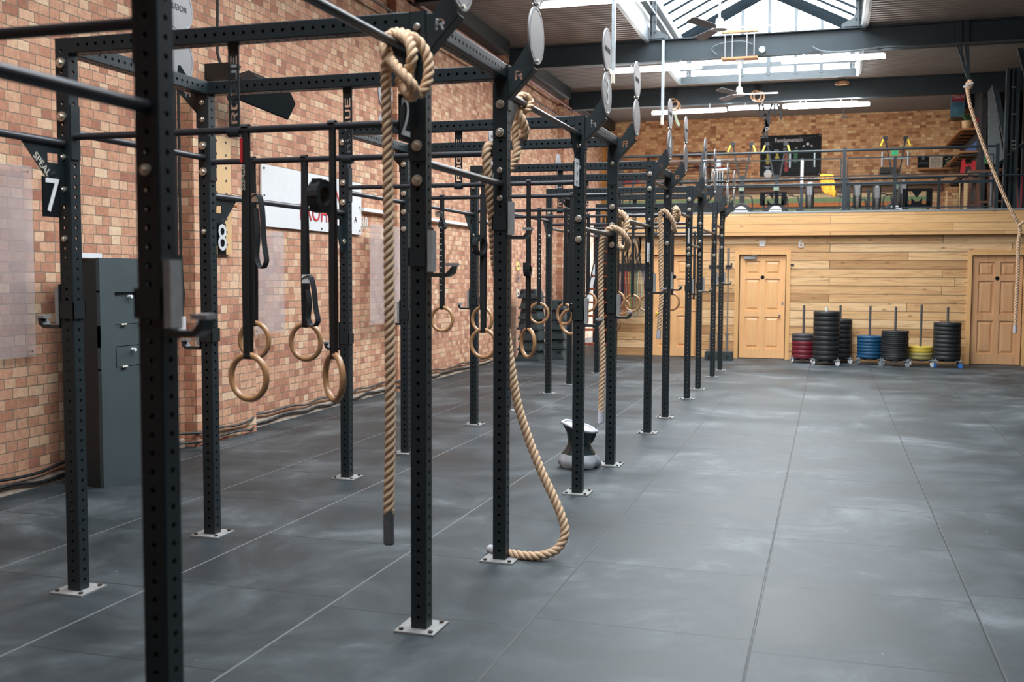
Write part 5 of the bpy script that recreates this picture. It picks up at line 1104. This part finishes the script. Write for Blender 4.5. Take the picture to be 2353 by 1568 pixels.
mb = MB(); mb.box((q.x-.10,24.95,ZM),(q.x+.10,25.1,4.0)); mb.box((q.x-.3,24.7,ZM),(q.x+.3,25.3,ZM+.06)); mb.build('frame', M_black, t)
mb = MB(); q = P(1650,377,25); mb.cbox((q.x,24.9,q.z),(.16,.12,.16)); mb.bar((q.x-.12,24.88,q.z-.16),(q.x+.28,24.88,q.z-.13),.05,.05); 
for dx in (-.12,-.06,.0,.06,.12): mb.box((q.x+dx-.012,24.86,q.z-.50),(q.x+dx+.012,24.88,q.z-.18))
mb.build('grab_handle', M_galv, t)
# posters on the right part of the rear wall
for px0,px1,mm,lab,tx in ((2108,2134,M_glossb,'black square poster reading ATHLETE, leftmost of three','ATHLETE'),(2135,2166,M_cream,'cream poster with brown line drawing, middle of three',''),(2167,2190,M_glossb,'black poster with green and white shapes, rightmost of three','')):
    a, b_ = P(px0,386,27.5), P(px1,358,27.5); t = thing('small_poster', lab, 'poster', (a.x,27.5,a.z), 'three posters on the right of the rear wall')
    mb = MB(); mb.box((a.x,27.49,a.z),(b_.x,27.51,b_.z)); mb.build('sheet', mm, t)
    mb = MB(); cx_, cz_ = (a.x+b_.x)/2, (a.z+b_.z)/2
    if tx: text(mb,tx,.055,(cx_,27.485,cz_-.03),(1,0,0),(0,0,1)); mb.lathe([(0,-.002),(.03,-.002),(.03,0),(0,0)],(0,0,0),12,'y',Matrix.Translation((cx_,27.486,cz_+.08))); mb.build('print', M_disc, t)
    elif mm is M_cream:
        for k in range(9): mb.box((cx_-.13,27.484,a.z+.03+k*.028),(cx_+.13,27.488,a.z+.038+k*.028))
        mb.torus((cx_,27.486,cz_-.02),.10,.005,(0,1,0),24,5); mb.torus((cx_,27.486,cz_-.02),.05,.005,(0,1,0),20,5); mb.build('print', M_darkwood, t)
    else:
        for k in range(7): mb.cbox((cx_-.06+.02*(k*3%7),27.486,a.z+.05+k*.03),(.06,.003,.014))
        mb.build('print', plain('pale_green_print',(.45,.55,.30),.5), t)
mb = MB(); a, b_ = P(2110,387,27.4), P(2190,389,27.4); mb.box((a.x,27.3,a.z-.04),(b_.x,27.6,a.z)); tag(mb.build('picture_ledge', M_oak), 'thin wooden ledge under the three posters', 'shelf')
# grey speaker-like bin under machine 3
mb = MB(); a = P(2022,398,27.5); mb.box((a.x,27.46,a.z),(a.x+.38,27.70,a.z+.14)); tag(mb.build('storage_tray', M_black), 'black ribbed tray behind the handles of the silver barred bike', 'tray')

# right-hand side: shelving wall with brackets
XS = 2.98
mb = MB(); mb.box((XS,23.9,ZM),(XS+.1,27.7,5.6)); struct(mb.build('wall_shelf_side', plain('dark_grey_wall',(.035,.037,.042),.8)))
def shelf(py_near, y0, y1, label, z=None):
    z = z; t = thing('wall_shelf', label, 'shelf', (2.8,(y0+y1)/2,z), 'wooden shelves on the right mezzanine wall')
    mb = MB(); mb.box((2.62,y0,z),(XS,y1,z+.035)); mb.build('board', M_oak, t)
    y = y0+.25
    while y < y1: mb = MB(); mb.box((2.70,y-.02,z-.03),(XS,y+.02,z)); mb.build('bracket', M_black, t); y += .6
z1_, z2_, z3_, z4_ = P(2208,253,25.2).z, P(2213,300,24.4).z, P(2215,352,24.4).z, P(2235,403,24.2).z
shelf(0,25.2,27.0,'top wooden shelf holding the TEAM box on the right wall',z=z1_)
shelf(0,24.3,27.5,'second wooden shelf from the top, holding the potted plant',z=z2_)
shelf(0,24.3,27.5,'third wooden shelf from the top on the right mezzanine wall',z=z3_)
shelf(0,24.1,26.9,'lowest wooden shelf on the right mezzanine wall',z=z4_)
t = thing('team_box', 'box with a red and blue TEAM cover on the top shelf', 'box', (2.75,25.3,z1_+.037))
mb = MB(); mb.box((2.49,25.0,z1_-.17),(2.76,25.18,z1_+.33)); mb.build('cover', plain('blue_teal_print',(.05,.14,.20),.5,0,.8,5), t)
mb = MB(); mb.box((2.49,24.985,z1_+.16),(2.76,24.999,z1_+.33)); mb.build('red_band', plain('dark_red_print',(.30,.03,.06),.5), t)
mb = MB(); text(mb,'TEAM',.10,(2.62,24.98,z1_+.25),(1,0,0),(0,0,1)); mb.build('title', M_cream, t)
mb = MB(); mb.lathe([(0,0),(.11,0),(.12,.42),(0,.42)],(0,0,0),20,'z',Matrix.Translation((2.885,25.36,z1_+.037))); mb.lathe([(.0,.42),(.06,.42),(.06,.45),(0,.45)],(0,0,0),16,'z',Matrix.Translation((2.885,25.36,z1_+.037))); tag(mb.build('blue_canister', plain('slate_blue_tin',(.08,.13,.17),.5), smooth=True), 'slate blue canister beside the TEAM box', 'canister')
t = thing('potted_plant', 'spiky dark green plant in a wooden pot on the second shelf', 'potted plant', (2.76,24.45,z2_+.037))
mb = MB(); mb.lathe([(0,0),(.10,0),(.115,.17),(.10,.17),(.095,.14),(0,.14)],(0,0,0),16,'z',Matrix.Translation((2.76,24.45,z2_+.037))); mb.build('pot', plain('pale_wood_pot',(.60,.38,.18),.5), t, smooth=True)
mb = MB(); random.seed(11)
for k in range(16):
    a = random.uniform(0,2*pi); b_ = random.uniform(.1,.22); h = random.uniform(.12,.26); c = Vector((2.76,24.45,z2_+.17))
    p1 = c+Vector((cos(a)*b_*.4,sin(a)*b_*.4,h*.7)); p2 = c+Vector((cos(a)*b_,sin(a)*b_,h)); mb.tube(spline([c,p1,p2],.05), [.016,.014,.010,.006,.003,.002,.001,.001,.001,.001][:len(spline([c,p1,p2],.05))], 5)
mb.build('foliage', M_green, t)
mb = MB(); mb.prism([(0,0),(.14,0),(.16,.24),(.06,.20)],.14,(2.88-.0,24.5,z2_+.037)); tag(mb.build('red_carton', M_red), 'red carton beside the potted plant', 'carton')
mb = MB(); mb.prism([(-.12,0),(.14,0),(.14,.24),(.02,.14)],.05,(2.84,24.6,z3_+.037)); tag(mb.build('blue_book', plain('blue_print_cover',(.10,.16,.38),.5)), 'blue and white booklet leaning on the third shelf', 'book')
# red framed thing + leafy picture + stools
t = thing('red_frame_stand', 'red jagged stand on the lowest right shelf', 'stand', (2.72,24.2,z4_+.037))
mb = MB(); mb.prism([(0,0),(.08,0),(.10,.14),(.20,.16),(.24,.05),(.30,.06),(.30,.26),(.24,.27),(.22,.20),(.10,.20),(.08,.30),(.03,.28)],.06,(2.62,24.15,z4_+.038)); mb.build('frame', M_red, t)
a, b_ = P(2268,372,22.5), P(2284,350,22.5)
mb0 = MB(); mb0.box((a.x+.05,22.53,ZM),(a.x+.08,22.56,a.z+.1))
t = thing('leafy_picture', 'green leafy picture behind the end post of the guard rail', 'picture', (a.x,22.5,a.z))
mb = MB(); mb.box((P(2262,375,22.5).x,22.5,a.z-.03),(b_.x,22.53,b_.z)); mb0.build('stand_leg', M_black, t); mb.build('picture', plain('mottled_leaf_print',(.04,.20,.07),.7,0,.9,14), t)
def stool(px, y, h, w, label):
    x = P(px,400,y).x; t = thing('wooden_stool', label, 'stool', (x,y,ZM), 'brown wooden stools')
    mb = MB(); mb.box((x-w/2,y-.18,ZM+h-.05),(x+w/2,y+.18,ZM+h)); mb.build('seat', M_darkwood, t)
    for sx in (-1,1):
        for sy in (-1,1): mb = MB(); mb.bar((x+sx*(w/2-.05),y+sy*.14,ZM+h-.05),(x+sx*(w/2+.02),y+sy*.17,ZM),.05,.05); mb.build('leg', M_darkwood, t)
    mb = MB(); mb.box((x-w/2+.04,y-.16,ZM+.22),(x+w/2-.04,y-.13,ZM+.26)); mb.build('stretcher', M_darkwood, t)
stool(2252,22.2,.86,.42,'brown wooden stool left of the end post of the guard rail')
stool(2310,22.0,.86,.40,'brown wooden stool right of the end post of the guard rail')
stool(2232,23.2,.80,.30,'brown wooden stool farther back, left of the other stools')
for px,y,lab in ((2203,21.6,'pale board leaning upright behind the mesh near the right end'),(2214,21.9,'wide pale ribbed board leaning behind the mesh near the right end'),(2173,22.0,'narrow pale board standing behind the mesh near the right end')):
    a = P(px,478,y); b_ = P(px+(10 if px==2214 else 4),415 if px != 2173 else 438,y)
    mb = MB(); mb.box((a.x,y,ZM),(b_.x,y+.03,b_.z)); tag(mb.build('leaning_board', plain('pale_pine_board',(.62,.42,.20),.6), loc=(a.x,y,ZM)), lab, 'board', 'pale boards leaning behind the mesh')
# column, struts, grey panel, stair on the right
t = thing('steel_column', 'tall dark lattice steel column at the right edge above the mezzanine', 'column', (3.1,20.4,ZM))
xa, xc = P(2312,200,20.4).x, P(2343,200,20.4).x
mb = MB(); mb.box((xa,20.35,2.79),(xa+.05,20.5,5.27)); mb.box((xc-.05,20.35,2.79),(xc,20.5,5.27)); mb.box((xa+.09,20.38,2.79),(xa+.13,20.42,5.27)); mb.box((xa,20.44,2.79),(xc,20.46,5.27)); mb.build('column_shaft', M_girder, t)
mb = MB(); mb.bar(P(2287,205,20.6),P(2318,352,20.6),.09,.09); mb.bar(P(2330,60,20.7),P(2375,230,20.7),.09,.09); mb.build('strut', M_girder, t)
mb = MB()
for py in (200,262,324,333,342):
    for px in (2327,2333): q = P(px,py,20.34); mb.cyl((q.x,20.36,q.z),(q.x,20.34,q.z),.014,8)
mb.build('bolt_head', M_bolt, t)
mb = MB(); c4 = [P(2271,376,21.5),P(2271,210,21.5),P(2281,195,21.5),P(2307,365,21.5),P(2295,378,21.5)]; n_ = Vector((0,.03,0)); mb.add(c4+[c+n_ for c in c4],[(0,4,3,2,1),(5,6,7,8,9)]+[(i,(i+1)%5,5+(i+1)%5,5+i) for i in range(5)]); mb.bar(P(2280,370,21.56),(P(2280,370,21.56).x,21.56,ZM),.06,.03); tag(mb.build('grey_panel', M_greypanel), 'tall grey board panel beside the steel column', 'panel')
t = thing('upper_stair', 'dark sloping stair stringer with a light edge at the right side', 'staircase', (3.2,20.6,3.8))
mb = MB(); mb.bar(P(2292,378,20.6),P(2420,280,20.6),.25,.07,(0,0,1)); mb.build('stringer', M_girder, t)
mb = MB(); mb.bar(P(2292,374,20.45),P(2420,276,20.45),.03,.015,(0,0,1)); mb.build('edge_strip', M_galv, t)
mb = MB(); mb.box((3.35,21.2,ZM),(XRW,21.3,5.5)); struct(mb.build('wall_stair_side', M_lowwall))
for px,mm,lab in ((2341,M_blue,'blue band hanging at the right end of the mezzanine'),(2345,M_red,'red band hanging at the right end of the mezzanine')):
    a = P(px,405,20.35); mb = MB(); band(mb, spline([a,a+Vector((.01,0,-.3)),a+Vector((-.03,0,-.5)),a+Vector((.02,0,-.55)),a+Vector((.03,0,-.3)),a+Vector((.03,0,0))],.05), .02,.006,(0,1,0)); tag(mb.build('hanging_band', mm, loc=a), lab, 'resistance band', 'bands at the right end of the mezzanine')

# ------------------------------------------------------------------ rings and straps slung on the far girder
def slung(px, py, y, lab, tilt):
    a = P(px,py,y); t = thing('slung_ring', lab, 'gymnastic ring', (a.x,a.y,a.z+.1), 'wooden rings slung on the far girder')
    mb = MB(); mb.torus(a,.104,.015,tilt,32,8); mb.build('wooden_ring', M_wood_ring, t, smooth=True)
    mb = MB(); mb.bar(a+Vector((0,-.01,.07)),(a.x,22.83,5.64),.035,.012); mb.build('strap', M_strap, t)
slung(1547,238,22.72,'left wooden ring slung on the left part of the far girder',(.5,-1,0)); slung(1552,244,22.68,'right wooden ring of the pair at the left part of the far girder',(-.2,-1,0))
slung(1737,220,22.72,'back wooden ring of the pair near the fan on the far girder',(.35,-1,0)); slung(1744,222,22.66,'front wooden ring of the pair near the fan on the far girder',(.1,-1,0))
slung(1931,192,22.76,'left wooden ring lying flat on top of the far girder at right',(0,-.45,1)); slung(1939,190,22.74,'right wooden ring lying flat on top of the far girder at right',(.1,-.5,1))
t = thing('strap_bundle', 'tangle of black straps hanging from the far girder above the poster', 'straps', (P(1758,250,22.8).x,22.8,5.2))
mb = MB()
for pts in ([(1745,240),(1746,258),(1752,270),(1760,262)],[(1752,240),(1758,262),(1762,280),(1756,300),(1755,318)],[(1775,238),(1766,262),(1760,275),(1762,290)],[(1766,250),(1767,280),(1763,300),(1762,318)],[(1756,282),(1764,290),(1756,300),(1752,308),(1757,298),(1765,285)],[(1780,240),(1779,262)],[(1786,240),(1793,258),(1795,275)],[(1756,275),(1764,278)]):
    band(mb, spline([P(a,b_,22.8) for a,b_ in pts],.05), .045, .01, (1,0,0))
mb.build('webbing', M_strap, t)
mb = MB(); mb.torus(P(1762,296,22.78),.03,.006,(0,1,0),14,6); mb.build('karabiner', M_galv, t)
t = thing('hanging_straps', 'pale green and dark straps hanging below the left part of the far girder', 'straps', (P(1553,270,22.8).x,22.8,5.2))
mb = MB(); band(mb, spline([P(1551,262,22.8),P(1556,280,22.8),P(1562,290,22.8)],.05),.05,.01,(1,0,0)); mb.build('green_strap', plain('pale_green_webbing',(.40,.50,.38),.7), t)
mb = MB(); band(mb, spline([P(1561,288,22.8),P(1572,292,22.8),P(1580,275,22.8)],.05),.03,.01,(0,1,0)); mb.build('dark_strap', M_strap, t)
t = thing('wall_lamp', 'small black twin spotlight under the right end of the far strip lights', 'spotlight', (P(1942,270,22.8).x,22.8,5.1))
mb = MB(); mb.bar(P(1939,245,22.8),P(1938,266,22.8),.012,.012); mb.cbox(P(1942,269,22.8),(.14,.06,.03)); mb.build('lamp_arm', M_black, t)
